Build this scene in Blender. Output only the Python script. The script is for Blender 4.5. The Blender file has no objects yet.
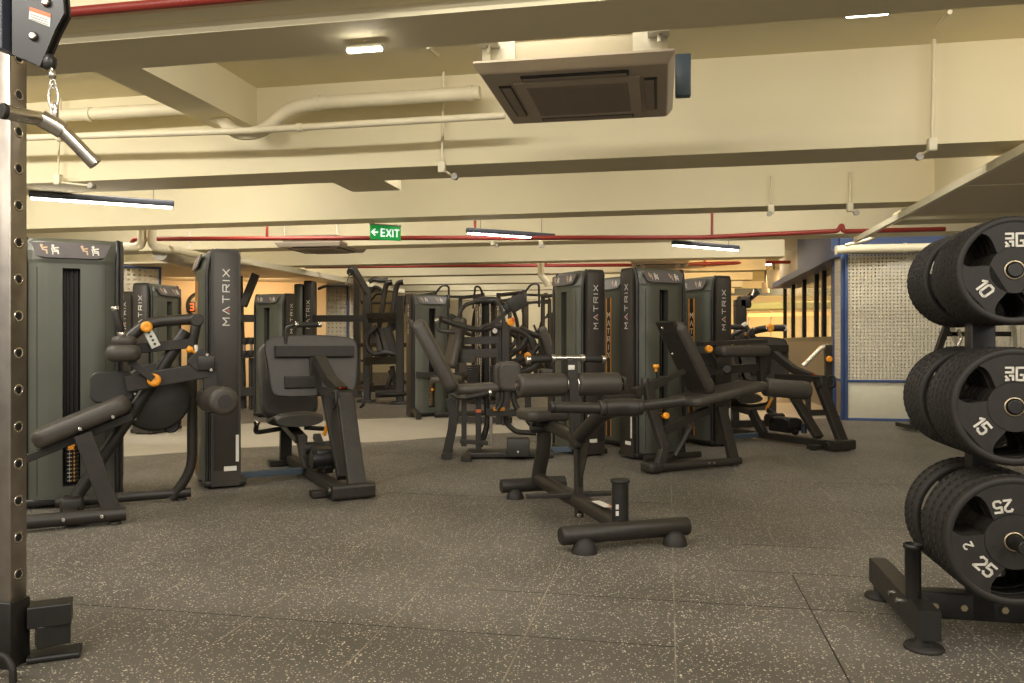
import bpy, bmesh, math, random
from mathutils import Vector, Matrix
random.seed(7)
SC = bpy.context.scene
COL = SC.collection
PI = math.pi
V = Vector
F, CX, CY, CAMZ = 800.0, 512.0, 341.5, 1.1      # focal length in pixels of the 1024 x 683 frame, principal point, eye height
ZAX = V((0, 0, 1))

# ------------------------------------------------------------------ materials
def mat(name, col, rough=.5, metal=0.0, spec=.5, var=.06, scale=9.0, bump=0.0, bscale=300.0, emit=None, estr=0.0):
    m = bpy.data.materials.new(name); m.use_nodes = True
    nt = m.node_tree; N = nt.nodes; L = nt.links
    b = N['Principled BSDF']
    b.inputs['Metallic'].default_value = metal
    b.inputs['Specular IOR Level'].default_value = spec
    tc = N.new('ShaderNodeTexCoord')
    nz = N.new('ShaderNodeTexNoise'); nz.inputs['Scale'].default_value = scale; nz.inputs['Detail'].default_value = 4
    L.new(tc.outputs['Object'], nz.inputs['Vector'])
    cr = N.new('ShaderNodeValToRGB')
    lo = [max(0, c * (1 - var)) for c in col]; hi = [min(1, c * (1 + var)) for c in col]
    cr.color_ramp.elements[0].position = .3; cr.color_ramp.elements[1].position = .7
    cr.color_ramp.elements[0].color = (*lo, 1); cr.color_ramp.elements[1].color = (*hi, 1)
    L.new(nz.outputs['Fac'], cr.inputs['Fac']); L.new(cr.outputs['Color'], b.inputs['Base Color'])
    mr = N.new('ShaderNodeMapRange'); mr.inputs['To Min'].default_value = max(.02, rough - .06); mr.inputs['To Max'].default_value = min(1, rough + .06)
    L.new(nz.outputs['Fac'], mr.inputs['Value']); L.new(mr.outputs['Result'], b.inputs['Roughness'])
    if bump:
        n2 = N.new('ShaderNodeTexNoise'); n2.inputs['Scale'].default_value = bscale; n2.inputs['Detail'].default_value = 2
        L.new(tc.outputs['Object'], n2.inputs['Vector'])
        bp = N.new('ShaderNodeBump'); bp.inputs['Strength'].default_value = bump; bp.inputs['Distance'].default_value = .002
        L.new(n2.outputs['Fac'], bp.inputs['Height']); L.new(bp.outputs['Normal'], b.inputs['Normal'])
    if emit:
        b.inputs['Emission Color'].default_value = (*emit, 1); b.inputs['Emission Strength'].default_value = estr
    return m

M = {}
M['cream'] = mat('cream paint', (.80, .72, .50), .6, var=.03, scale=1.3, spec=.25)
M['cream_pipe'] = mat('cream pipe paint', (.80, .72, .52), .5, var=.05, scale=5)
M['white_trim'] = mat('white trim paint', (.80, .74, .56), .45, var=.04)
M['frame'] = mat('charcoal powder coat', (.027, .0228, .0178), .42, var=.15, scale=20, spec=.4)
M['black'] = mat('black powder coat', (.013, .0115, .010), .4, var=.15, scale=20)
M['vinyl'] = mat('black vinyl upholstery', (.054, .0465, .0375), .48, spec=.42, var=.12, scale=25, bump=.25, bscale=700)
M['rubber'] = mat('black rubber', (.020, .0168, .0138), .6, spec=.4, var=.2, scale=30, bump=.2, bscale=500)
M['plate_grey'] = mat('grey moulded plate', (.060, .053, .045), .5, var=.08)
M['plastic'] = mat('dark moulded plastic', (.026, .023, .020), .5, var=.1)
M['shroud'] = mat('grey green shroud', (.088, .090, .070), .38, metal=.15, var=.06, scale=3)
M['column'] = mat('dark column paint', (.036, .030, .0235), .42, spec=.4, var=.08)
M['placard'] = mat('placard grey violet', (.10, .088, .088), .35, var=.1)
M['chrome'] = mat('brushed chrome', (.62, .58, .52), .25, metal=1, var=.06, scale=30)
M['steel'] = mat('brushed steel upright', (.40, .36, .32), .35, metal=1, var=.12, scale=14)
M['orange'] = mat('orange plastic', (.86, .33, .02), .4, var=.05)
M['white_ink'] = mat('pale grey print', (.62, .58, .50), .5, var=.04)
M['red_ink'] = mat('red print', (.55, .06, .03), .5, var=.04)
M['brass'] = mat('brass ring', (.46, .38, .25), .4, metal=1, var=.1)
M['red_pipe'] = mat('red pipe paint', (.27, .030, .020), .4, var=.08)
M['blue'] = mat('blue paint', (.045, .080, .20), .5, var=.06)
M['grey_blue'] = mat('blue grey enamel', (.055, .078, .105), .4, var=.08)
M['orange_wall'] = mat('warm apricot paint', (.74, .55, .32), .6, var=.04, scale=2)
M['strip'] = mat('pale vinyl flooring', (.40, .355, .275), .55, var=.06, scale=6)
M['galv'] = mat('galvanised sheet', (.66, .64, .56), .35, metal=.7, var=.12, scale=14)
M['ac_panel'] = mat('taupe cassette panel', (.46, .39, .31), .5, var=.03)
M['ac_dark'] = mat('cassette louvre dark', (.30, .25, .195), .55, var=.05)
M['ac_body'] = mat('cassette body ivory', (.42, .375, .27), .5, var=.03)
M['lamp'] = mat('lit lamp diffuser', (.9, .88, .8), .5, emit=(1.0, .93, .80), estr=22)
M['lamp_body'] = mat('dark lamp housing', (.05, .055, .075), .4, var=.05)
M['green_sign'] = mat('green sign', (.01, .30, .06), .4, emit=(.01, .36, .06), estr=.45)
M['sign_white'] = mat('sign lettering', (.85, .9, .85), .4, emit=(.8, .95, .85), estr=.7)
M['pale_wall'] = mat('pale cabinet panel', (.66, .62, .47), .55, var=.03)
M['mesh'] = mat('cream steel mesh', (.66, .60, .46), .45, var=.06)
M['grey_duct'] = mat('pale grey duct', (.46, .43, .37), .5, var=.05)
M['ceil_tile'] = mat('soffit board', (.72, .64, .46), .6, var=.03, scale=2)
M['sticker'] = mat('white sticker', (.70, .66, .58), .5, var=.03)
M['redorange'] = mat('orange red sticker', (.75, .15, .04), .5, var=.03)
M['skin_icon'] = mat('icon tan print', (.52, .36, .22), .5, var=.1)
M['cable'] = mat('steel cable', (.25, .22, .19), .4, metal=.8, var=.1)

def glass_mat():
    m = bpy.data.materials.new('clear glazing'); m.use_nodes = True
    b = m.node_tree.nodes['Principled BSDF']
    b.inputs['Base Color'].default_value = (.75, .80, .86, 1); b.inputs['Roughness'].default_value = .03
    b.inputs['Transmission Weight'].default_value = 1.0; b.inputs['IOR'].default_value = 1.1
    return m
M['glass'] = glass_mat()

def floor_mat():
    m = bpy.data.materials.new('speckled rubber tiles'); m.use_nodes = True
    nt = m.node_tree; N = nt.nodes; L = nt.links; b = N['Principled BSDF']
    tc = N.new('ShaderNodeTexCoord')
    def vor(scale):
        v = N.new('ShaderNodeTexVoronoi'); v.inputs['Scale'].default_value = scale
        L.new(tc.outputs['Object'], v.inputs['Vector']); return v
    def math_(op, a, c):
        n = N.new('ShaderNodeMath'); n.operation = op
        for k, s in enumerate((a, c)):
            if hasattr(s, 'is_output'): L.new(s, n.inputs[k])
            else: n.inputs[k].default_value = s
        return n.outputs[0]
    big = N.new('ShaderNodeTexNoise'); big.inputs['Scale'].default_value = 1.1; big.inputs['Detail'].default_value = 5
    L.new(tc.outputs['Object'], big.inputs['Vector'])
    fine = N.new('ShaderNodeTexNoise'); fine.inputs['Scale'].default_value = 160; fine.inputs['Detail'].default_value = 3
    L.new(tc.outputs['Object'], fine.inputs['Vector'])
    ramp = N.new('ShaderNodeValToRGB'); ramp.color_ramp.elements[0].position = .32; ramp.color_ramp.elements[1].position = .68
    ramp.color_ramp.elements[0].color = (.084, .0745, .060, 1); ramp.color_ramp.elements[1].color = (.138, .123, .102, 1)
    L.new(big.outputs['Fac'], ramp.inputs['Fac'])
    fm = N.new('ShaderNodeMixRGB'); fm.blend_type = 'MULTIPLY'; fm.inputs[0].default_value = 1
    fr = N.new('ShaderNodeMapRange'); fr.inputs['From Min'].default_value = .3; fr.inputs['From Max'].default_value = .7
    fr.inputs['To Min'].default_value = .75; fr.inputs['To Max'].default_value = 1.25
    L.new(fine.outputs['Fac'], fr.inputs['Value']); L.new(ramp.outputs['Color'], fm.inputs[1]); L.new(fr.outputs['Result'], fm.inputs[2])
    # two sizes of pale granules
    fac = None
    for sc, thr, pick in ((85, .30, .80), (150, .34, .84), (52, .20, .86)):
        v = vor(sc)
        near = math_('LESS_THAN', v.outputs['Distance'], thr)
        sep = N.new('ShaderNodeSeparateColor'); L.new(v.outputs['Color'], sep.inputs[0])
        some = math_('GREATER_THAN', sep.outputs[0], pick)
        f = math_('MULTIPLY', near, some)
        fac = f if fac is None else math_('MAXIMUM', fac, f)
    sp = N.new('ShaderNodeMixRGB'); L.new(fac, sp.inputs[0]); L.new(fm.outputs[0], sp.inputs[1]); sp.inputs[2].default_value = (.66, .60, .46, 1)
    L.new(sp.outputs[0], b.inputs['Base Color'])
    b.inputs['Roughness'].default_value = .48; b.inputs['Specular IOR Level'].default_value = .4
    bp = N.new('ShaderNodeBump'); bp.inputs['Strength'].default_value = .3; bp.inputs['Distance'].default_value = .002
    L.new(fine.outputs['Fac'], bp.inputs['Height']); L.new(bp.outputs['Normal'], b.inputs['Normal'])
    return m
M['floor'] = floor_mat()
M['seam'] = mat('pale tile seam', (.24, .21, .155), .6, var=.45, scale=4)
M['seam_dark'] = mat('dark tile joint', (.03, .026, .021), .6, var=.3, scale=4)

# ------------------------------------------------------------------ mesh builder
def mtx(o, x=None, y=None, z=None):
    """matrix with origin o and (orthonormalised) axes x, z or x, y"""
    x = V(x).normalized() if x is not None else None
    if z is not None and x is not None:
        z = V(z).normalized(); y = z.cross(x).normalized(); x = y.cross(z)
    elif z is not None:
        z = V(z).normalized(); t = V((1, 0, 0)) if abs(z.x) < .9 else V((0, 1, 0))
        y = z.cross(t).normalized(); x = y.cross(z)
    else:
        y = V(y).normalized(); z = x.cross(y).normalized(); y = z.cross(x)
    m = Matrix((x, y, z)).transposed().to_4x4(); m.translation = V(o)
    return m

def rrect(w, l, r, n=5):
    r = max(1e-4, min(r, w / 2 - 1e-4, l / 2 - 1e-4)); pts = []
    for cx, cy, a0 in ((w / 2 - r, l / 2 - r, 0), (-w / 2 + r, l / 2 - r, 90), (-w / 2 + r, -l / 2 + r, 180), (w / 2 - r, -l / 2 + r, 270)):
        for k in range(n + 1):
            a = math.radians(a0 + 90 * k / n); pts.append((cx + r * math.cos(a), cy + r * math.sin(a)))
    return pts

class MB:
    def __init__(s): s.v = []; s.f = []; s.sm = []
    def add(s, vs, fs, smooth=False):
        o = len(s.v); s.v += [tuple(p) for p in vs]
        for f in fs: s.f.append([i + o for i in f]); s.sm.append(smooth)
        return s
    def rings(s, rings, smooth=True, cap=True, closed=True):
        n = len(rings[0]); vs = [p for r in rings for p in r]; fs = []
        for k in range(len(rings) - 1):
            for i in range(n if closed else n - 1):
                j = (i + 1) % n
                fs.append([k * n + i, k * n + j, (k + 1) * n + j, (k + 1) * n + i])
        s.add(vs, fs, smooth)
        if cap:
            s.add(rings[0], [list(range(n))[::-1]]); s.add(rings[-1], [list(range(n))])
        return s
    def box(s, c, d, m=None, bev=0.0):
        """axis box; c centre, d full sizes, m optional matrix; bev rounds the edges"""
        m = m or Matrix.Identity(4); c = V(c); x, y, z = [k / 2 for k in d]
        if bev <= 0:
            vs = [m @ (c + V((i * x, j * y, k * z))) for k in (-1, 1) for j in (-1, 1) for i in (-1, 1)]
            return s.add(vs, [[0, 2, 3, 1], [4, 5, 7, 6], [0, 1, 5, 4], [2, 6, 7, 3], [0, 4, 6, 2], [1, 3, 7, 5]])
        return s.cushion(m @ Matrix.Translation(c), d[0], d[1], d[2], bev * 1.0, bev, 2, 3)
    def cushion(s, m, w, l, t, r, e, ne=4, nc=5, crown=0.0):
        """rounded slab in matrix m: w (x), l (y), thickness t (z, centred), corner radius r, edge radius e"""
        e = min(e, t / 2 - 1e-4); R = []
        seq = [(e * (1 - math.sin(PI / 2 * k / ne)), -t / 2 + e * (1 - math.cos(PI / 2 * k / ne))) for k in range(ne + 1)]
        seq += [(a, -b) for a, b in seq[::-1]]
        for ins, z in seq:
            R.append([m @ V((x, y, z)) for x, y in rrect(w - 2 * ins, l - 2 * ins, max(r - ins, .002), nc)])
        if crown:
            R.append([m @ V((x, y, t / 2 + crown * .8)) for x, y in rrect(w * .6, l * .6, r * .6, nc)])
        return s.rings(R, True)
    def bar(s, p0, p1, w, h, up=ZAX, bev=.005):
        """rectangular tube from p0 to p1, w across, h along `up`"""
        p0 = V(p0); p1 = V(p1); d = p1 - p0; u = V(up)
        if abs(d.normalized().dot(u.normalized())) > .98: u = V((0, 1, 0))
        z = d.normalized(); x = u.cross(z).normalized(); y = z.cross(x)
        R = []
        for p in (p0, p1): R.append([p + x * a + y * b for a, b in rrect(w, h, bev, 2)])
        return s.rings(R, False)
    def path(s, pts, w, h, up=ZAX, bev=.006):
        """rectangular tube along a polyline"""
        pts = [V(p) for p in pts]; R = []
        for i, p in enumerate(pts):
            d = (pts[min(i + 1, len(pts) - 1)] - pts[max(i - 1, 0)]).normalized(); u = V(up)
            x = u.cross(d).normalized(); y = d.cross(x)
            R.append([p + x * a + y * b for a, b in rrect(w, h, bev, 2)])
        return s.rings(R, False)
    def tube(s, pts, r, seg=12, fillet=None, r1=None):
        """round tube along a polyline with rounded bends"""
        pts = [V(p) for p in pts]
        fr = fillet if fillet is not None else r * 2.5
        if len(pts) > 2 and fr > 0:
            q = [pts[0]]
            for i in range(1, len(pts) - 1):
                a, b, c = pts[i - 1], pts[i], pts[i + 1]
                t = min(fr, (a - b).length * .45, (c - b).length * .45)
                p0 = b + (a - b).normalized() * t; p1 = b + (c - b).normalized() * t
                for k in range(6):
                    u = k / 5; q.append(p0 * (1 - u) ** 2 + b * 2 * u * (1 - u) + p1 * u * u)
            q.append(pts[-1]); pts = q
        d = (pts[1] - pts[0]).normalized(); x = d.orthogonal().normalized(); R = []
        for i, p in enumerate(pts):
            d2 = (pts[min(i + 1, len(pts) - 1)] - pts[max(i - 1, 0)]).normalized()
            x = (x - d2 * x.dot(d2)).normalized(); y = d2.cross(x)
            rr = r if r1 is None else r + (r1 - r) * i / (len(pts) - 1)
            R.append([p + (x * math.cos(a) + y * math.sin(a)) * rr for a in [2 * PI * k / seg for k in range(seg)]])
        return s.rings(R, True)
    def cyl(s, p0, p1, r, r1=None, seg=24, e=0.0):
        p0 = V(p0); p1 = V(p1); L = (p1 - p0).length; r1 = r if r1 is None else r1
        prof = [(r, 0), (r1, L)] if e <= 0 else [(r - e, 0), (r - e * .3, e * .3), (r, e), (r1, L - e), (r1 - e * .3, L - e * .3), (r1 - e, L)]
        return s.lathe(prof, mtx(p0, z=p1 - p0), seg)
    def lathe(s, prof, m, seg=24, cap=True):
        R = [[m @ V((r * math.cos(2 * PI * k / seg), r * math.sin(2 * PI * k / seg), z)) for k in range(seg)] for r, z in prof]
        return s.rings(R, True, cap)
    def prism(s, outline, m, t, smooth=False):
        """2-D outline (x, y of m) extruded by t along z of m"""
        return s.rings([[m @ V((x, y, 0)) for x, y in outline], [m @ V((x, y, t)) for x, y in outline]], smooth)
    def dome(s, c, r, h, seg=20):
        prof = [(r * math.cos(PI / 2 * k / 6), h * math.sin(PI / 2 * k / 6)) for k in range(6)] + [(.002, h)]
        return s.lathe(prof, Matrix.Translation(V(c)), seg)
    def stroke(s, lines, m, w, t):
        """flat lettering: polylines drawn as bars of width w, thickness t, in the xy plane of m"""
        for ln in lines:
            for (x0, y0), (x1, y1) in zip(ln, ln[1:]):
                a = V((x0, y0)); b = V((x1, y1)); d = (b - a).normalized(); n = V((-d.y, d.x)) * w / 2; a = a - d * w * .3; b = b + d * w * .3
                s.prism([(a - n)[:], (b - n)[:], (b + n)[:], (a + n)[:]], m, t)
        return s
    def mesh(s, name):
        me = bpy.data.meshes.new(name); me.from_pydata(s.v, [], s.f)
        me.polygons.foreach_set('use_smooth', s.sm)
        bm = bmesh.new(); bm.from_mesh(me); bmesh.ops.recalc_face_normals(bm, faces=bm.faces); bm.to_mesh(me); bm.free()
        me.update(); return me
    def build(s, name, m, parent=None, loc=None):
        me = s.mesh(name); me.materials.append(m if not isinstance(m, str) else M[m])
        o = bpy.data.objects.new(name, me); COL.objects.link(o)
        if parent is not None: o.parent = parent
        if loc is not None: o.location = loc
        return o

def inst(name, me, parent, m4=None):
    o = bpy.data.objects.new(name, me); COL.objects.link(o); o.parent = parent
    if m4 is not None: o.matrix_local = m4
    return o
def tag(o, label=None, cat=None, group=None, kind=None):
    if label: o['label'] = label
    if cat: o['category'] = cat
    if group: o['group'] = group
    if kind: o['kind'] = kind
    return o
def thing(name, label, cat, loc=(0, 0, 0), yaw=0.0, group=None):
    o = bpy.data.objects.new(name, None); COL.objects.link(o); o.empty_display_size = .1
    o.location = loc; o.rotation_euler = (0, 0, yaw)
    return tag(o, label, cat, group)
def struct(o): o['kind'] = 'structure'; return o
def kids(o): return [c for c in COL.objects if c.parent == o]
def dup(root, loc, yaw=None, label=None, group=None, skip=()):
    r = root.copy(); COL.objects.link(r); r.location = loc
    if yaw is not None: r.rotation_euler = (0, 0, yaw)
    if label: r['label'] = label
    if group: r['group'] = group
    for ch in kids(root):
        if ch.name.split('.')[0] in skip: continue
        c = ch.copy(); COL.objects.link(c); c.parent = r
        for g in kids(ch):
            d = g.copy(); COL.objects.link(d); d.parent = c
    return r

class Frame:
    """a local frame on the floor: origin (x, y), yaw; turns sight lines into local points on chosen planes"""
    def __init__(s, x, y, yaw):
        s.o = V((x, y, 0)); s.yaw = yaw
        s.e1 = V((math.cos(yaw), math.sin(yaw), 0)); s.e2 = V((-math.sin(yaw), math.cos(yaw), 0))
    def loc(s, p): d = V(p) - s.o; return V((d.dot(s.e1), d.dot(s.e2), d.z))
    def _ray(s, px, py): return V(((px - CX) / F, 1, (CY - py) / F))
    def s(s, px, py, b):
        r = s._ray(px, py); t = (b + s.o.dot(s.e2)) / r.dot(s.e2); return s.loc(V((0, 0, CAMZ)) + r * t)
    def c(s, px, py, a):
        r = s._ray(px, py); t = (a + s.o.dot(s.e1)) / r.dot(s.e1); return s.loc(V((0, 0, CAMZ)) + r * t)
    def d(s, px, py, Y): return s.loc(V((0, 0, CAMZ)) + s._ray(px, py) * Y)
def at(px, py, Y): return V(((px - CX) / F * Y, Y, CAMZ + (CY - py) / F * Y))

# building grid: u runs along the beams, v away from the camera
AG = math.radians(11.0)
def G(u, v, z=0.0): return V((u * math.cos(AG) + v * math.sin(AG), -u * math.sin(AG) + v * math.cos(AG), z))
GM = mtx((0, 0, 0), x=G(1, 0), y=G(0, 1))
def gbox(mb, u0, u1, v0, v1, z0, z1): return mb.box(((u0 + u1) / 2, (v0 + v1) / 2, (z0 + z1) / 2), (u1 - u0, v1 - v0, z1 - z0), GM)
def guv(X, Y): return X * math.cos(AG) - Y * math.sin(AG), X * math.sin(AG) + Y * math.cos(AG)
TH = math.radians(27.0)      # the machines stand at this angle

# ------------------------------------------------------------------ lettering
LET = {'M': [[(0, 0), (0, 1), (.5, .4), (1, 1), (1, 0)]], 'A': [[(0, 0), (.5, 1), (1, 0)]],
       'T': [[(0, 1), (1, 1)], [(.5, 1), (.5, 0)]], 'R': [[(0, 0), (0, 1), (.95, 1), (.95, .48), (0, .48)], [(.5, .48), (1, 0)]],
       'I': [[(0, 0), (0, 1)]], 'X': [[(0, 0), (1, 1)], [(0, 1), (1, 0)]],
       'E': [[(.8, 1), (0, 1), (0, 0), (.8, 0)], [(0, .5), (.7, .5)]],
       '1': [[(0, .78), (.32, 1), (.32, 0)]], '0': [[(.15, 0), (0, .15), (0, .85), (.15, 1), (.55, 1), (.7, .85), (.7, .15), (.55, 0), (.15, 0)]],
       '5': [[(.7, 1), (.02, 1), (0, .55), (.5, .6), (.7, .45), (.7, .14), (.54, 0), (.14, 0), (0, .14)]],
       '2': [[(0, .84), (.14, 1), (.54, 1), (.7, .84), (.7, .62), (0, 0), (.72, 0)]]}
LW = {'M': 1.0, 'A': 1.0, 'T': 1.0, 'R': 1.0, 'I': 0.0, 'X': 1.0, 'E': .8, '1': .32, '0': .7, '5': .7, '2': .7}
def word(mb, txt, m, h, sw=.15, gap=.42, t=.002, aspect=1.0):
    """letters of height h centred on the origin of m, reading along +x"""
    tot = sum(LW[c] * aspect for c in txt) + gap * (len(txt) - 1); x = -tot / 2; acc = []
    for c in txt:
        mb.stroke([[((x + a * aspect) * h, (b - .5) * h) for a, b in ln] for ln in LET[c]], m, sw * h, t)
        acc.append((x + LW[c] * aspect / 2) * h); x += LW[c] * aspect + gap
    return acc
# ================================================================== camera, world
cam_d = bpy.data.cameras.new('camera'); cam_d.sensor_width = 36; cam_d.lens = F / 1024 * 36; cam_d.clip_start = .05; cam_d.clip_end = 200
cam = bpy.data.objects.new('camera', cam_d); COL.objects.link(cam); cam.location = (0, 0, CAMZ); cam.rotation_euler = (PI / 2, 0, 0)
SC.camera = cam
w = bpy.data.worlds.new('world'); SC.world = w; w.use_nodes = True
w.node_tree.nodes['Background'].inputs[0].default_value = (1.0, .95, .86, 1); w.node_tree.nodes['Background'].inputs[1].default_value = .58
vs = SC.view_settings; vs.view_transform = 'Standard'; vs.look = 'None'; vs.gamma = 1; vs.exposure = 0.0; vs.use_curve_mapping = False
SC.cycles.use_denoising = True; SC.cycles.max_bounces = 6; SC.cycles.diffuse_bounces = 4; SC.cycles.glossy_bounces = 3
SC.cycles.transmission_bounces = 4; SC.cycles.caustics_reflective = False; SC.cycles.caustics_refractive = False; SC.cycles.sample_clamp_indirect = 6

# ================================================================== room shell
U0, U1, V0, V1 = -11.0, 9.0, -3.0, 27.0
ZC, ZB = 3.06, 2.40
def sbuild(mb, name, m, parent=None): return struct(mb.build(name, m, parent))
fl = sbuild(gbox(MB(), U0, U1, V0, V1, -.12, 0), 'floor', 'floor')
# pale seams and dark joints of the rubber tiles (part of the floor)
mb = MB()
u = .027 - .55 * 12
while u < 6:
    gbox(mb, u - .0026, u + .0026, 1.2, 8.6 if abs(u) > .3 else 7.5, 0, .0006); u += .55
struct(mb.build('tile_seam', 'seam', fl))
mb = MB()
for k, (ua, ub) in {0: (-.8, 2.6), 1: (.3, 1.1), 2: (.4, .9), -1: (-3, .03), -2: (-.5, .8), 4: (-2, .0), 6: (.5, 2.5), 3: (1.1, 2.6)}.items():
    v = 3.46 + .52 * k; gbox(mb, ua, ub, v - .0022, v + .0022, 0, .0006)
gbox(mb, .577 - .003, .577 + .003, 2.6, 3.95, 0, .0008)
struct(mb.build('tile_joint', 'seam_dark', fl))
# pale walkway crossing the hall at an angle
mb = MB()
near = [at(-160, 478, 880 / 136.5), at(150, 455, 880 / 113.5), at(241, 448, 880 / 106.5), at(390, 441.3, 880 / 99.8), at(487, 434, 880 / 92.5), at(740, 421, 880 / 79.5), at(850, 417.5, 880 / 76)]
far_ = [at(-160, 439, 880 / 97.5), at(130, 429, 880 / 87.5), at(241, 424, 880 / 82.5), at(390, 418.5, 880 / 77), at(487, 414.5, 880 / 73), at(740, 404.5, 880 / 63), at(850, 401, 880 / 59.5)]
n = len(near); vsx = [V((p.x, p.y, .003)) for p in near + far_] + [V((p.x, p.y, -.01)) for p in near + far_]
fs = [[i, i + 1, n + i + 1, n + i] for i in range(n - 1)] + [[i, i + 1, 2 * n + i + 1, 2 * n + i] for i in range(n - 1)]
sbuild(MB().add(vsx, fs), 'walkway_strip', 'strip')
sbuild(gbox(MB(), U0, U1, V0, V1, ZC, ZC + .12), 'ceiling', 'cream')
sbuild(gbox(MB(), U0 - .12, U0, V0, V1, 0, ZC), 'wall_left', 'cream')
sbuild(gbox(MB(), U1, U1 + .12, V0, V1, 0, ZC), 'wall_right', 'cream')
sbuild(gbox(MB(), U0, U1, V1, V1 + .12, 0, ZC), 'wall_back', 'cream')

# ------------------------------------------------------------------ beams
BE = [(3.06, .34), (5.70, .45), (8.0, .34), (10.25, .42), (12.75, .38), (15.1, .38), (17.4, .38), (19.7, .38), (22.0, .38), (24.3, .38)]
for v, d in BE: sbuild(gbox(MB(), U0, U1 if v < 11 else 1.75, v, v + d, ZB, ZC), 'ceiling_beam', 'cream')
# stepped ledge along the nearest beam
sbuild(gbox(MB(), U0, U1, 2.94, 3.06, 2.447, 2.60), 'beam_ledge', 'cream')
# girders running away from the camera
sbuild(gbox(MB(), -3.44, -3.12, 3.4, 5.70, 2.75, ZC), 'ceiling_girder', 'cream')
sbuild(gbox(MB(), 2.42, 2.80, 6.15, 8.0, ZB, ZC), 'ceiling_girder', 'cream')
sbuild(gbox(MB(), -2.75, -2.3, 6.15, 6.72, 2.43, ZC), 'ceiling_girder', 'cream')
# haunch block and flat soffits under the beams
sbuild(gbox(MB(), 2.22, 5.4, 4.4, 8.15, 2.30, 2.33), 'soffit', 'ceil_tile')
sbuild(gbox(MB(), 2.22, 5.4, 8.3, 8.62, 2.27, 2.38), 'soffit_beam', 'cream')
t = MB(); gbox(t, 2.19, 2.23, 4.4, 10.2, 2.285, 2.345)
for v in (5.5, 6.7): gbox(t, 2.23, 5.4, v, v + .012, 2.294, 2.301)
sbuild(t, 'soffit_trim', 'white_trim')
sbuild(gbox(MB(), -9.6, -6.3, 11.0, 18.5, 2.30, 2.33), 'soffit', 'ceil_tile')
sbuild(gbox(MB(), -6.32, -6.24, 11.0, 18.5, 2.27, 2.36), 'soffit_trim', 'white_trim')
# apricot wall and side wall far left, blue wall and blue soffit right
def wall2(name, m, p, q, t, z0, z1):
    p = V((p.x, p.y, 0)); q = V((q.x, q.y, 0)); d = (q - p).normalized(); n = V((-d.y, d.x, 0))
    return sbuild(MB().box(((p - q).length / 2, t / 2, (z0 + z1) / 2), ((p - q).length, t, z1 - z0), mtx(p, x=d, y=n)), name, m)
wall2('wall_apricot', 'orange_wall', at(118, 300, 15.6), at(326, 300, 16.4), .12, 0, 2.44)
wall2('trim_apricot', 'red_pipe', at(160, 300, 15.5), at(250, 300, 15.8), .08, 2.36, 2.50)
sbuild(gbox(MB(), 3.4, U1, 14.2, 14.3, 0, ZC), 'wall_room', mat('lilac grey paint', (.42, .43, .52), .6, var=.04))
sbuild(gbox(MB(), 2.33, 3.4, 12.0, 18.9, 2.30, 2.42), 'soffit_blue', 'blue')
sbuild(gbox(MB(), 2.34, 2.44, 12.3, 15.4, 2.42, ZC), 'wall_blue', 'blue')
sbuild(gbox(MB(), 2.44, 6.5, 12.2, 12.3, 2.36, ZC), 'wall_over_mesh', 'blue')
# glazed partition under the blue soffit
wn = sbuild(MB(), 'window_1', 'black') if False else None
mb = MB()
for v in (12.7, 13.55, 14.4, 15.1, 16.4, 17.8, 19.0): gbox(mb, 2.58, 2.66, v - .05, v + .05, 1.15, 2.30)
gbox(mb, 2.56, 2.68, 12.65, 19.05, 1.10, 1.18)
wn = sbuild(mb, 'window_1', 'black')
struct(gbox(MB(), 2.615, 2.627, 12.7, 19.0, 1.18, 2.30).build('window_pane', 'glass', wn))
sbuild(gbox(MB(), 2.56, 2.68, 12.65, 19.05, 0, 1.10), 'wall_partition', mat('taupe panel', (.17, .15, .12), .55))


# ================================================================== lamps
def lamp_area(name, loc, sx, sy, power, col=(1, .95, .86), rot=None, yaw=0):
    d = bpy.data.lights.new(name, 'AREA'); d.shape = 'RECTANGLE'; d.size = sx; d.size_y = sy; d.energy = power; d.color = col
    o = bpy.data.objects.new(name, d); COL.objects.link(o); o.location = loc; o.rotation_euler = rot or (0, 0, yaw); return o
def batten(p, q, label, wd=.075, group='linear ceiling lamps'):
    p = V(p); q = V(q); c = (p + q) / 2; d = q - p; L = d.length; yaw = math.atan2(d.y, d.x)
    t = thing('ceiling_lamp', label, 'lamp', c, yaw, group)
    MB().box((0, 0, .03), (L, wd, .055), bev=.01).build('housing', 'lamp_body', t)
    MB().box((0, 0, -.006), (L - .03, wd - .02, .014), bev=.005).build('diffuser', 'lamp', t)
    for x in (-L * .35, L * .35): MB().cyl((x, 0, .055), (x, 0, ZC - c.z), .004, seg=8).build('suspension_wire', 'cable', t)
    return t
batten(at(29, 197.5, 6.9), at(174, 207.5, 7.4), 'dark housed linear lamp hanging at far left under the second beam')
batten(at(467, 232.5, 9.1), at(554, 239.0, 9.62), 'linear lamp hanging beside the green exit sign')
batten(at(673, 244.3, 10.3), at(738, 250.6, 10.9), 'linear lamp hanging right of centre above the tower machines')
batten(at(196, 268, 16.6), at(258, 276, 17.6), 'linear lamp glowing in front of the apricot wall')
for (a, b, y0, y1, tx) in ((347, 382, 52.5, 49.5, 'short bright lamp at the near beam edge left of the air conditioner'), (847, 888, 17, 13.5, 'short bright lamp at the near beam edge right of the air conditioner')):
    p = at(a, y0, 3.45); q = at(b, y1, 3.43); c = (p + q) / 2
    t = thing('beam_lamp', tx, 'lamp', c, -AG)
    L = (q - p).length
    MB().box((0, 0, .004), (L, .03, .012), bev=.004).build('diffuser', 'lamp', t)
    MB().box((0, .004, .016), (L + .006, .036, .012), bev=.004).build('housing', 'white_trim', t)
    MB().cyl((0, .02, .045), (0, .02, ZC - c.z), .012, seg=10).build('stem', 'cream_pipe', t)
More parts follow.
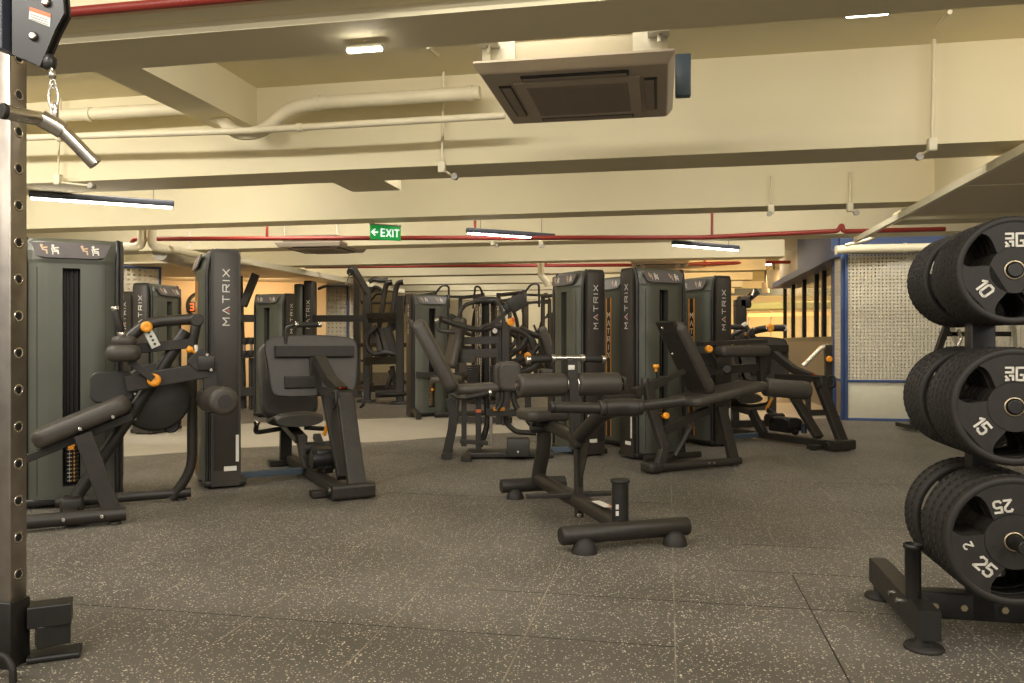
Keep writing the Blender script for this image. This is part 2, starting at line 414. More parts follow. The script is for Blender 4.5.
# added fill lights hidden between the beams and overhead, brightening the beam faces
TILT = (math.radians(38), 0, -AG)
for k, v in enumerate((-1.6, .9)):
    for u in (-5, -2.5, 0, 2.5, 5): lamp_area('bay_fill_light', G(u, v, 2.95), 1.2, .1, 42, rot=(math.radians(25), 0, -AG))
for (v, us, pw) in ((3.5, (-7, -4.6, -1.9, -.75, 1.7, 3.1, 4.8), 18), (6.3, (-7, -4.5, -2.0, .3, 1.7), 16), (8.5, (-7, -4.5, -2, .5, 1.8), 15), (10.85, (-8, -5, -2, .5, 2.0), 18),
                    (13.4, (-8, -5, -2, 1), 21), (15.7, (-5, -2, 1, 4), 24), (18.0, (-5, -2, 1, 4), 26), (20.4, (-5, -2, 1, 4), 26), (22.7, (-5, -2, 1, 4), 26), (25.2, (-5, -2, 1, 4), 26)):
    for u in us: lamp_area('bay_fill_light', G(u, v, 2.97), 1.2, .1, col=(1, .70, .36) if u > .9 and v > 13 else (1, .95, .86), power=pw * (3.0 if u < -4 and v < 5 else 2.0 if u < -4 and v < 10 else .62 if u > 0 and 6 < v < 7 else 1), rot=TILT)
for p, pw in ((at(190, 300, 14.8), 45), (at(262, 300, 15.0), 45)):
    lamp_area('wall_washer', (p.x, p.y, 2.2), .8, .3, pw * .5, (1, .72, .42), (math.radians(35), 0, 0))
for uu, vv in ((3.6, 10.7), (3.4, 13.2), (5.2, 10.7)): lamp_area('bay_fill_light', G(uu, vv, 2.95), 1.2, .1, 11, rot=TILT)  # added unseen fill for the mesh partition, before and behind it
for uu, vv in ((.9, 13.5), (.9, 16.0)): lamp_area('warm_lamp', G(uu, vv, 2.9), .9, .2, 24, (1, .60, .24))
for uu, vv in ((3.9, 20.3), (3.2, 22.7), (4.4, 24.8)): lamp_area('warm_lamp', G(uu, vv, 2.9), .9, .3, 150, (1, .60, .24))

# ================================================================== pipes, conduits
def pipe(name, pts, r, m, label, cat='pipe', group=None, clamps=(), fillet=None):
    o = MB().tube(pts, r, 14, fillet).build(name, m); tag(o, label, cat, group)
    for c, ax in clamps: MB().cyl(V(c) - V(ax) * .02, V(c) + V(ax) * .02, r + .008, seg=14).build('pipe_collar', m, o)
    return o
UX = G(1, 0)
def pu(px, py, v):       # point on the vertical plane v = const
    r = V(((px - CX) / F, 1, (CY - py) / F)); vv = r.x * math.sin(AG) + r.y * math.cos(AG)
    return V((0, 0, CAMZ)) + r * (v / vv)
pts = [pu(-60, 126, 5.45), pu(40, 117, 5.45), pu(190, 108, 5.45), pu(222, 118, 5.42), pu(235, 134, 5.38), pu(262, 133, 5.38), pu(286, 109, 5.42), pu(318, 103, 5.45), pu(480, 93, 5.45)]
pipe('drain_pipe', pts, .048, 'cream_pipe', 'thick cream pipe along the second beam dipping under the girder', clamps=[(pu(190, 108, 5.45), UX), (pu(318, 103, 5.45), UX), (pu(90, 114.5, 5.45), UX), (pu(470, 93.5, 5.45), UX)])
pipe('water_pipe', [pu(-60, 140.5, 5.3), pu(240, 131, 5.3), pu(505, 115.5, 5.3)], .024, 'cream_pipe', 'thin cream pipe running below the thick pipe on second beam', fillet=0, clamps=[(pu(60, 137.5, 5.3), UX), (pu(300, 127.6, 5.3), UX)])
pts = [at(132, 250, 9.75), at(132, 239, 9.75), at(400, 238, 9.45), at(700, 237.5, 9.5), at(838, 231, 9.3), at(842, 224, 9.3), at(843, 231.5, 9.3), at(945, 229, 9.2)]
rp = pipe('sprinkler_pipe', pts, .027, 'red_pipe', 'long red sprinkler pipe crossing the hall behind the exit sign', fillet=.06)
for px, y0, y1 in ((267, 224, 237), (475, 219, 236), (712, 212, 235)): MB().tube([at(px, y0, 9.45), at(px, y1, 9.45)], .016, 10).build('drop_branch', 'red_pipe', rp)
rp2 = pipe('sprinkler_pipe', [at(305, 267, 14.5), at(430, 266, 14.6), at(640, 265, 14.6), at(790, 262, 14.6)], .03, 'red_pipe', 'thinner distant red pipe crossing the hall behind the towers', fillet=0)
for px in (398, 546, 705): MB().tube([at(px, 258, 14.6), at(px, 266, 14.6)], .02, 10).build('drop_branch', 'red_pipe', rp2)
pipe('sprinkler_pipe', [G(-6, 2.90, 2.463), G(-1.05, 2.90, 2.463)], .020, 'red_pipe', 'red pipe at the top edge above the pulley column', fillet=0)
pipe('sprinkler_pipe', [at(985, 162, 6.3), at(997, 158, 6.25), at(1080, 152, 6.1)], .028, 'red_pipe', 'short red pipe above the right soffit', fillet=0)
pipe('branch_pipe', [at(836, 250, 11.0), at(850, 249, 11.0), at(905, 248, 10.9), at(1000, 246, 10.7)], .06, 'cream_pipe', 'thick cream pipe above the mesh partition', fillet=0, clamps=[(at(850, 249, 11.0), UX), (at(905, 248, 10.9), UX)])
pipe('branch_pipe', [at(846, 245, 10.6), at(868, 240, 10.4), at(905, 223, 10)], .022, 'cream_pipe', 'slim cream pipe slanting up to the right soffit')
# white loop pipes at far left
pipe('loop_pipe', [at(122, 247, 9.55), at(142, 247, 9.55), at(142, 231, 9.55), at(142, 177, 9.55)], .05, 'cream_pipe', 'white elbow pipe beside the left tower, left one of the pair')
pipe('loop_pipe', [at(152, 177, 9.55), at(152, 247, 9.55), at(165, 249, 9.7), at(178, 250, 10.0)], .05, 'cream_pipe', 'white elbow pipe beside the left tower, right one of the pair')
_d = pipe('drain_pipe', [at(176, 250, 10), at(205, 257, 11.0), at(250, 263, 12.2)], .05, 'cream_pipe', 'pale pipe running away above the tall slim tower at left')
for _p in (at(190, 254, 10.6), at(240, 261.5, 11.8)): MB().cyl(_p, (_p.x, _p.y, ZC), .008, seg=8).build('hanger_rod', 'galv', _d)
_d = pipe('air_duct', [at(160, 253, 11.6), at(178, 258, 12.2), at(207, 265, 13.2)], .11, 'grey_duct', 'rounded grey duct hanging above the left mesh panel')
for _p in (at(166, 254.5, 11.8), at(200, 263, 13.0)): MB().cyl(_p, (_p.x, _p.y, ZC), .008, seg=8).build('hanger_rod', 'galv', _d)
def conduit(pts, r, lamp, label, group='emergency spotlights'):
    """conduit down a beam face ending in a junction box with a spot lamp"""
    b = V(pts[-1]); t = thing('emergency_spotlight', label, 'spotlight', b, -AG, group)
    fr = Frame(b.x, b.y, -AG)
    def l(p): q = fr.loc(p); q.z = p.z - b.z; return q
    MB().tube([l(V(p)) for p in pts], r, 8).build('conduit', 'cream_pipe', t)
    MB().box((0, 0, -.03), (.055, .05, .085), bev=.008).build('junction_box', 'white_trim', t)
    q = l(V(lamp)); MB().tube([V((0, 0, -.05)), q], .009, 8).build('arm', 'cream_pipe', t)
    d = (q - V((0, 0, -.05))).normalized()
    MB().cyl(q - V((0, .03, 0)), q + V((0, .03, .0)) , .026, .02, 14, .004).build('lamp_head', 'grey_duct', t)
conduit([pu(428, 47, 4.8), pu(444, 60, 5.62), pu(443, 112, 5.62), pu(442, 163, 5.62)], .011, pu(455, 177, 5.7), 'small spotlight on the conduit in the middle of the second beam')
conduit([pu(950, 12, 4.8), pu(934, 30, 5.62), pu(933, 100, 5.62), pu(932, 140, 5.62)], .013, pu(919, 157, 5.7), 'small spotlight on the conduit at the right of the second beam')
conduit([pu(61, 62, 5.62), pu(60, 120, 5.62), pu(58, 176, 5.62)], .008, pu(92, 186, 5.7), 'small spotlight on the conduit at the left of the second beam')
conduit([pu(771, 176, 7.95), pu(771, 206, 7.95)], .009, pu(769, 214, 7.95), 'small spotlight on third beam left of the pipe elbow')
conduit([pu(851, 172, 7.95), pu(850, 204, 7.95)], .011, pu(856, 213, 7.95), 'small dark spotlight on third beam above the red pipe elbow')
conduit([pu(493, 225, 10.2), pu(493, 240, 10.2)], .009, pu(497, 246, 10.2), 'tiny spotlight on the fourth beam under a linear lamp')
conduit([pu(541, 220, 10.2), pu(541, 242, 10.2)], .012, pu(543, 246, 10.2), 'tiny spotlight on fourth beam right of a linear lamp')
# white drain trap hanging in the middle distance
pipe('drain_pipe', [at(540, 225, 13.5), at(541, 264, 13.5), at(541, 276, 13.5), at(546, 281, 13.5), at(548, 286, 13.5)], .055, 'cream_pipe', 'short white drain pipe hanging left of the central towers')

# ------------------------------------------------------------------ air conditioner cassette
zc = 2.38; A, B_, C_, D_ = at(471, 73.5, 3.82), at(678, 60, 3.64), at(671, 118.5, 4.58), at(510, 126, 4.75)
ctr = (A + B_ + C_ + D_) / 4; yw = math.radians(-10.5)
ac = thing('air_conditioner', 'square ceiling cassette air conditioner hanging between the first two beams', 'air conditioner', (ctr.x, ctr.y, zc), yw)
S = .95
prof = [(S / 2, .0, .022), (S / 2 - .012, .0, .0)]
mb = MB(); mb.rings([[V((x, y, .07)) for x, y in rrect(S - .10, S - .10, .03)], [V((x, y, .056)) for x, y in rrect(S, S, .012)], [V((x, y, .046)) for x, y in rrect(S, S, .012)], [V((x, y, .006)) for x, y in rrect(S - .055, S - .055, .012)], [V((x, y, 0)) for x, y in rrect(S - .07, S - .07, .012)]], False)
mb.build('panel', 'ac_panel', ac)
for k in range(4):
    R = Matrix.Rotation(k * PI / 2, 4, 'Z')
    lo = MB().box((0, -S / 2 + .115, -.003), (.52, .062, .012), R, bev=.004).build('louvre_slot', 'black', ac)
    MB().box((0, -S / 2 + .122, -.012), (.50, .045, .006), R, bev=.002).build('louvre_blade', 'ac_dark', lo)
MB().box((0, 0, -.006), (.62, .62, .014), bev=.006).build('intake_frame', 'ac_panel', ac)
g = MB()
for k in range(26): g.box((0, -.24 + k * .0192, -.014), (.50, .008, .006))
for k in range(4): g.box((-.24 + k * .16, 0, -.0135), (.006, .49, .005))
g.build('intake_grille', 'ac_dark', ac)
MB().box((0, 0, .20), (.82, .82, .30), bev=.02).build('casing', 'ac_body', ac)
for sx in (-1, 1):
    for sy in (-1, 1):
        br = MB(); br.box((sx * .36, sy * .405, .19), (.16, .022, .28)); br.box((sx * .405, sy * .36, .19), (.022, .16, .28)); br.box((sx * .40, sy * .45, .14), (.10, .08, .012))
        b = br.build('corner_bracket', 'galv', ac)
        MB().cyl((sx * .40, sy * .45, .10), (sx * .40, sy * .45, ZC - zc), .007, seg=8).build('hanger_rod', 'galv', b)
c2 = MB()
for k in range(28):
    a0, a1 = PI + PI * k / 28, PI + PI * (k + 1) / 28
    c2.stroke([[(.13 * math.cos(a0), .13 * math.sin(a0)), (.13 * math.cos(a1), .13 * math.sin(a1))]], mtx((0, -.412, .30), x=(1, 0, 0), y=(0, 0, 1)), .009, .004)
c2.stroke([[(-.28, .05), (-.28, -.10), (.28, -.10), (.28, .05)]], mtx((0, -.412, .27), x=(1, 0, 0), y=(0, 0, 1)), .009, .004)
c2.build('stamped_outline', 'ac_dark', ac)
for _px, _Y, _t in ((322, 11.2, 'distant cassette air conditioner seen edge on, left of the exit sign'), (660, 13.6, 'distant cassette air conditioner above the central towers')):
    _q = at(_px, 250, _Y); _a = dup(ac, (_q.x, _q.y, zc), yw, _t, skip=('casing', 'corner_bracket', 'stamped_outline', 'side_box')); MB().box((0, 0, .11), (.80, .80, .10), bev=.02).build('casing', 'ac_dark', _a); [MB().cyl((_sx * .38, _sy * .38, .16), (_sx * .38, _sy * .38, ZC - zc), .007, seg=8).build('hanger_rod', 'galv', _a) for _sx in (-1, 1) for _sy in (-1, 1)]
_f = Frame(ctr.x, ctr.y, yw); _p = _f.loc(at(683, 76, 4.72)); MB().box((_p.x, _p.y, _p.z - zc), (.09, .06, .25), bev=.008).build('side_box', 'grey_blue', ac)
p = at(655, 4, 3.55); tag(MB().cyl((p.x, p.y, 2.50), (p.x, p.y, ZC), .026, seg=16).build('hanger_pipe', 'cream_pipe'), 'short cream hanger pipe above the air conditioner', 'pipe')

# ------------------------------------------------------------------ exit sign
e = at(385.5, 233, 8.75)
ex = thing('exit_sign', 'green illuminated exit sign with arrow hanging under the third beam', 'sign', e, TH)
W_, H_ = .345, .155
MB().box((0, 0, 0), (W_, .03, H_), bev=.006).build('sign_body', 'green_sign', ex)
m_ = mtx((0, -.0155, 0), x=(1, 0, 0), y=(0, 0, 1))
tx = MB(); word(tx, 'EXIT', mtx((.048, -.0155, 0), x=(1, 0, 0), y=(0, 0, 1)), .076, .2, .30, .004, .62)
tx.stroke([[(-.155, 0), (-.095, 0)], [(-.125, .032), (-.157, 0), (-.125, -.032)]], m_, .016, .004)
tx.build('sign_lettering', 'sign_white', ex)
MB().box((0, .0, H_ / 2 + .008), (W_ + .01, .04, .016), bev=.004).build('top_rail', 'grey_duct', ex)
for x in (-.12, .12): MB().cyl((x, 0, H_ / 2), (x, 0, ZB - e.z), .005, seg=8).build('hanger_rod', 'galv', ex)

# ------------------------------------------------------------------ perforated partition at right
def mesh_panel(name, p, q, z0, zm, z1, label, pitch=.048, lower=True, group=None, blue='blue'):
    p = V((p.x, p.y, 0)); q = V((q.x, q.y, 0)); d = q - p; L = d.length
    t = thing(name, label, 'partition', p, math.atan2(d.y, d.x), group)
    fm = MB(); fw = .034
    for x in (fw / 2, L - fw / 2): fm.box((x, 0, (z0 + z1) / 2), (fw, .05, z1 - z0), bev=.004)
    for z in (z0 + fw / 2, zm, z1 - fw / 2): fm.box((L / 2, 0, z), (L - 2 * fw, .048, fw), bev=.004)
    fm.build('panel_frame', blue, t)
    g = MB(); n = int((L - 2 * fw) / pitch); st = (L - 2 * fw) / n; bw = pitch * .62
    for k in range(n + 1): g.box((fw + k * st, 0, (zm + z1) / 2), (bw, .004, z1 - zm - fw))
    nz = int((z1 - zm - fw) / pitch)
    for k in range(nz + 1): g.box((L / 2, 0, zm + fw / 2 + (z1 - zm - fw * 1.5) * k / nz), (L - 2 * fw, .005, bw))
    g.build('steel_mesh', 'mesh', t)
    if lower: MB().box((L / 2, .005, (z0 + zm) / 2), (L - 2 * fw, .012, zm - z0 - fw), bev=.002).build('kick_panel', 'pale_wall', t)
    return t
c0 = at(845, 420, 11.2); c1 = V(c0) + G(3.4, 0)
mesh_panel('mesh_partition', c0, c1, .0, .55, 2.36, 'wide cream perforated partition with blue frame behind the plate tree')
cb = V(c0) + G(-.02, .9) + V((-.42, 0, 0)) * 0
c3 = V(c0) + G(.36, 1.9); mesh_panel('mesh_partition', V((4.745, 11.78, 0)), V(c0) + V((-.01, .05, 0)), .0, .55, 2.36, 'narrow blue framed mesh panel at the corner of the partition', lower=False)
for du, col in ((.35, 'pale_wall'), (1.55, 'pale_wall'), (2.6, 'pale_wall')):
    b = V(c0) + G(du + .4, .55)
    t = thing('storage_cabinet', {.35: 'pale cabinet behind the left part of the mesh partition', 1.55: 'pale cabinet behind the middle of the mesh partition', 2.6: 'pale cabinet behind the right part of the mesh partition'}[du], 'cabinet', (b.x, b.y, 0), -AG)
    MB().box((0, 0, 1.0), (.98, .45, 2.0), bev=.01).build('cabinet_body', col, t)
    for sx in (-.245, .245):
        dd = MB().box((sx, -.232, 1.02), (.475, .016, 1.86), bev=.004).build('cabinet_door', 'white_trim', t)
        MB().box((sx * .25, -.247, 1.0), (.012, .02, .14), bev=.003).build('door_handle', 'galv', dd)
# mesh panels in the left background
mesh_panel('mesh_partition', at(112, 300, 12.2), at(161, 300, 12.6), 0, .5, 2.27, 'blue framed wire panel behind the left towers', pitch=.07)
mesh_panel('mesh_partition', at(313, 300, 17.0), at(348, 300, 17.4), 0, .5, 2.32, 'white wire panel with blue post behind the cable machine', pitch=.085)
mesh_panel('mesh_partition', at(349, 300, 17.4), at(358, 300, 17.5), 0, .5, 2.32, 'narrow white wire panel right of the blue post behind cable station', pitch=.085, blue='mesh')
# pendant cylinders
for i, (px, v, r, zt) in enumerate(((789.5, 18.3, .21, ZC), (774, 20.8, .155, 2.88), (765.5, 22.6, .10, 2.7))):
    q = pu(px, 341.5, v); b = 2.42
    t = thing('pendant_cylinder', ['large pale cylinder hanging over the blue soffit, nearest of three', 'middle pale cylinder beyond the blue soffit', 'smallest and farthest pale cylinder beyond the blue soffit'][i], 'pendant', (q.x, q.y, b))
    MB().lathe([(r * .96, 0), (r, .01), (r, zt - b - .02), (r * .9, zt - b)], Matrix.Identity(4), 28).build('shade', 'grey_duct', t)
    MB().cyl((0, 0, zt - b - .02), (0, 0, ZC - b), .03, seg=10).build('stem', 'lamp_body', t)
# ================================================================== weight stack tower (parts shared by every machine)
TW, TD, THT = .60, .20, 1.79        # width, column depth, height
def plan(x):                        # forward bulge of the fascia at x
    a = abs(x) / .262; return .075 - .05 * max(0, a - .45) ** 2 / .3025
def fascia(xs, z0, z1, sgn):
    """curved front sheet between xs, thickness backwards"""
    mb = MB(); out = [(x, -plan(x)) for x in xs] + [(x, .0) for x in xs[::-1]]
    out = [(x, y if sgn < 0 else TD - y) for x, y in out]
    return mb.prism(out, Matrix.Translation((0, 0, z0)), z1 - z0, False)
def lin(a, b, n): return [a + (b - a) * k / n for k in range(n + 1)]
def cap_mb(sgn):
    """sloping head with rounded shoulders above the fascia"""
    mb = MB(); xs = lin(-.262, .262, 16); R = []
    for x in xs:
        p = plan(x); e = 1 - (abs(x) / .262) ** 6 * .25
        pr = [(-p, 1.615), (-p - .004, 1.64), (-p * .92, 1.70), (-p * .45, 1.765 * e + 1.70 * (1 - e)), (0.0, 1.787 * e + 1.72 * (1 - e)), (TD / 2, 1.79 * e + 1.72 * (1 - e)), (TD / 2, 1.615)]
        R.append([V((x, y if sgn < 0 else TD - y, z)) for y, z in pr])
    return mb.rings(R, False)
def build_tower_meshes():
    T = {}
    mb = MB(); mb.box((0, TD / 2, .04), (TW - .02, TD + .10, .05), bev=.012)
    for x in (-.22, .22): mb.cyl((x, .01, 0), (x, .01, .02), .03, seg=14); mb.cyl((x, TD - .01, 0), (x, TD - .01, .02), .03, seg=14)
    T['base_plate'] = ('black', mb, None)
    for nm, s in (('L', -1), ('R', 1)):
        mb = MB(); out = [(-.0, .02), (TD, .02), (TD + .006, .06), (TD + .004, THT - .05), (TD - .012, THT - .006), (TD - .03, THT), (.03, THT), (.012, THT - .006), (-.004, THT - .05), (-.006, .06)]
        mb.prism(out, mtx((s * .262 if s > 0 else -.30, 0, 0), x=(0, 1, 0), y=(0, 0, 1)), .038)
        mb.box((s * .301, TD / 2, .95), (.006, TD - .03, 1.62), bev=.002)
        # dark curved trim flowing from the column top towards the fascia
        T['side_column' + nm] = ('column', mb, None)
        for sg, tn in ((-1, 'front_trim'), (1, 'rear_trim')):
            mb = MB(); T[tn + nm] = ('black', mb, None)
            pts = [(s * .272, TD / 2 + sg * (TD / 2 - .02), 1.785), (s * .272, TD / 2 + sg * (TD / 2 + .012), 1.73), (s * .272, TD / 2 + sg * (TD / 2 + .03), 1.62), (s * .272, TD / 2 + sg * (TD / 2 + .03), .07)]
            mb.tube(pts, .016, 8, .05)
        lt = MB(); lm = mtx((s * .3045, TD / 2, 1.43), x=(0, 0, 1), y=(0, -s, 0)) if s > 0 else mtx((s * .3045, TD / 2, 1.43), x=(0, 0, 1), y=(0, 1, 0))
        acc = word(lt, 'MATRIX', lm, .046, .16, .66, .0015, 1.15)
        T['lettering' + nm] = ('white_ink', lt, 'side_column' + nm)
        ac = MB(); ac.prism([(acc[1] - .013, -.022), (acc[1] + .010, -.022), (acc[1] + .002, -.004)], lm, .0016)
        T['accent' + nm] = ('red_ink', ac, 'side_column' + nm)
        st = MB(); st.box((s * .305, TD / 2 - .03, .15), (.0015, .09, .035)); T['maker_plate' + nm] = ('sticker', st, 'side_column' + nm)
        st = MB(); st.box((s * .305, .02, .30), (.0015, .022, .20)); T['warning_label' + nm] = ('sticker', st, 'side_column' + nm)
    # front: two green panels with a slot, sill and lintel; back: one panel
    mb = MB(); sl = .052
    for a, b in ((-.262, -sl), (sl, .262)):
        o = fascia(lin(a, b, 10), .06, 1.615, -1); mb.add(o.v, o.f)
    for z0, z1 in ((.06, .14), (1.585, 1.615)):
        o = fascia(lin(-sl, sl, 4), z0, z1, -1); mb.add(o.v, o.f)
    T['front_shroud'] = ('shroud', mb, None)
    ed = MB()
    for x in (-.20, .20): ed.box((x, -plan(x) - .0005, .84), (.004, .004, 1.5))
    T['panel_joint'] = ('column', ed, 'front_shroud')
    mb = MB(); o = fascia(lin(-.262, .262, 20), .06, 1.615, 1); mb.add(o.v, o.f); T['rear_shroud'] = ('shroud', mb, None)
    for nm, yy in (('flat_front', .012), ('flat_rear', TD - .012)):
        mb = MB(); mb.box((0, yy, .92), (.53, .02, 1.72), bev=.004); mb.box((0, TD / 2 + (.02 if yy < .1 else -.02), 1.775), (.53, TD / 2 + .04, .02), bev=.006); T[nm] = ('shroud', mb, None)
    st = MB(); st.box((0, TD + .0755, .83), (.085, .004, 1.46)); T['stripe'] = ('black', st, 'rear_shroud')
    st = MB()
    for x in (-.04, .04): st.box((x, TD + .0775, .83), (.011, .004, 1.46))
    T['stripe_edging'] = ('orange', st, 'rear_shroud')
    st = MB()
    for k, c in enumerate('MATRIX'): word(st, c, mtx((0, TD + .078, 1.38 - k * .085), x=(-1, 0, 0), y=(0, 0, 1)), .052, .17, .4, .0015, .8)
    T['stripe_lettering'] = ('white_ink', st, 'rear_shroud')
    for nm, sg in (('front', -1), ('rear', 1)):
        T[nm + '_head'] = ('shroud', cap_mb(sg), None)
        yy = (lambda y: y) if sg < 0 else (lambda y: TD - y)
        pm = mtx((0, yy(-.0735), 1.703), x=(1, 0, 0) if sg < 0 else (-1, 0, 0), y=(0, .32 * -sg, 1))
        pl = MB(); pl.prism([(-.235, .046), (-.20, -.046), (-.15, -.058), (.15, -.058), (.20, -.046), (.235, .046), (.0, .056)], pm, .008)
        T[nm + '_placard'] = ('placard', pl, nm + '_head')
        for i, x0 in enumerate((-.165, -.10, .07, .135)):
            ic = MB(); im = pm @ Matrix.Translation((x0, 0, .008))
            ic.cyl(im @ V((-.008, .026, 0)), im @ V((-.008, .026, .001)), .009, seg=12)
            ic.stroke([[(-.008, .02), (.002, -.004), (.022, -.006), (.026, -.030)], [(.0, .010), (.024, .014)]], im, .009, .001)
            if i % 2: ic.stroke([[(-.014, .010), (-.008, -.014), (.018, -.016)], [(-.006, -.014), (-.006, -.034)]], im, .007, .0008)
            T[nm + '_pictogram' + str(i)] = ('skin_icon' if i % 2 == 0 else 'white_ink', ic, nm + '_placard')
    mb = MB(); mb.box((0, .03, .87), (.12, .004, 1.48)); T['slot_back'] = ('black', mb, None)
    mb = MB()
    for k in range(15): mb.box((0, .0, .17 + k * .026), (.084, .05, .022), bev=.003)
    T['weight_stack'] = ('frame', mb, None)
    nb = MB(); nb.box((-.016, -.0258, .36), (.004, .001, .40)); [nb.box((-.016, -.0262, .17 + k * .026), (.026, .0012, .006)) for k in range(15)]; T['number_strip'] = ('sticker', nb, 'weight_stack')
    nb = MB()
    nb.box((.012, -.0255, .36), (.003, .001, .38))
    for k in range(14): nb.cyl((.012, -.025, .17 + k * .026), (.012, -.0275, .17 + k * .026), .006, seg=8)
    T['pin_holes'] = ('orange', nb, 'weight_stack')
    mb = MB()
    for x in (-.028, .028): mb.cyl((x, .005, .15), (x, .005, 1.6), .009, seg=10)
    T['guide_rod'] = ('frame', mb, None)
    mb = MB(); mb.cyl((.0, -.026, .40), (.0, -.085, .40), .010, seg=12); mb.cyl((.0, -.07, .40), (.0, -.09, .40), .020, seg=16, e=.004)
    T['selector_pin'] = ('orange', mb, None)
    mb = MB(); mb.cyl((0, .0, .56), (0, .0, 1.6), .006, seg=8); mb.box((0, 0, .575), (.03, .03, .05), bev=.006); T['lift_cable'] = ('frame', mb, None)
    return {k: (c, b.mesh(k), p) for k, (c, b, p) in T.items()}
TM = build_tower_meshes()
def clean(k): return k[:-1] if k[-1] in 'LR0123' else k
FRONT_ONLY = ('rear_shroud', 'rear_head', 'rear_trimL', 'rear_trimR', 'flat_front')      # towers whose slotted side is in view
REAR_ONLY = ('front_shroud', 'front_head', 'front_trimL', 'front_trimR', 'flat_rear', 'weight_stack', 'guide_rod', 'lift_cable', 'selector_pin', 'slot_back')
for k, (c, me, p) in TM.items(): me.materials.append(M[c])
def tower(parent, m4, skip=()):
    """the parts of one tower under `parent`, placed with m4 in the parent's frame"""
    made = {}
    for k, (c, me, p) in TM.items():
        if k in skip or (p and p in skip) or (p and p not in made): continue
        if p: made[k] = inst(clean(k), me, made[p]) if TM[p][2] is None else inst(clean(k), me, made[TM[p][2]])
        else: made[k] = inst(clean(k), me, parent, m4)
    return made
def tower_at(fr, X, Y, yaw):
    """matrix in frame fr of a tower whose front middle stands at world X, Y with world yaw"""
    p = fr.loc(V((X, Y, 0))); return Matrix.Translation(p) @ Matrix.Rotation(yaw - fr.yaw, 4, 'Z')
def corner(X, Y, yaw, s):           # front middle of a tower from its front corner (s = -1 left, +1 right)
    return X - s * .30 * math.cos(yaw), Y - s * .30 * math.sin(yaw)

# ================================================================== plate tree at right
PT = Frame(1.7146, 2.727, math.radians(-11))
pt = thing('plate_tree', 'black weight plate tree with three loaded levels on the rubber floor', 'plate rack', (PT.o.x, PT.o.y, 0), PT.yaw)
PY = .3125                            # post centre behind the front face of the front plates
hubs = [(1.344, .1875, 10), (.877, .2045, 15), (.4165, .2265, 25)]
MB().box((0, PY, .77), (.085, .075, 1.43), bev=.006).build('post', 'black', pt)
fb = MB(); fb.box((0, PY, .10), (.54, .075, .10), bev=.006); fbo = fb.build('base_beam', 'black', pt)
for x in (-.17, -.07, .07, .17): MB().cyl((x, PY - .037, .10), (x, PY - .05, .10), .013, seg=6).build('bolt', 'brass', fbo)
for sx in (-1, 1):
    mb = MB(); mb.bar((sx * .262, .02, .105), (sx * .262, .72, .105), .075, .105, bev=.006)
    fo = mb.build('cross_foot', 'black', pt)
    for dy in (-.225, .36):
        MB().lathe([(.066, 0), (.068, .006), (.062, .016), (.03, .02), (.03, .055)], Matrix.Translation((sx * .262, PY + dy, 0)), 22).build('rubber_pad', 'rubber', fo)
    for dy in (-.05, .05): MB().cyl((sx * .299, PY + dy, .115), (sx * .311, PY + dy, .115), .012, seg=6).build('bolt', 'chrome', fo)
    for dy in (-.13,): MB().lathe([(.028, .15), (.028, .335), (.034, .337), (.034, .352), (.025, .352), (.023, .20)], Matrix.Translation((sx * .272, PY + dy, 0)), 24).build('bar_holder', 'black', pt)
for z, r, kg in hubs:
    for y0, y1 in ((PY - .0375, -.09 if kg == 25 else -.006), (PY + .0375, PY + .29)):
        MB().cyl((0, y0, z), (0, y1, z), .0245, seg=20, e=.003).build('peg', 'black', pt)
LETR = {'logoR': [[(0, 1), (.75, 1), (.75, .62), (.0, .62)], [(.42, .36), (.75, .36), (.75, 0)], [(0, 0), (.32, 0), (.0, .30)]],
        'logoG': [[(.75, 1), (0, 1), (0, 0), (.75, 0), (.75, .42), (.40, .42)]]}
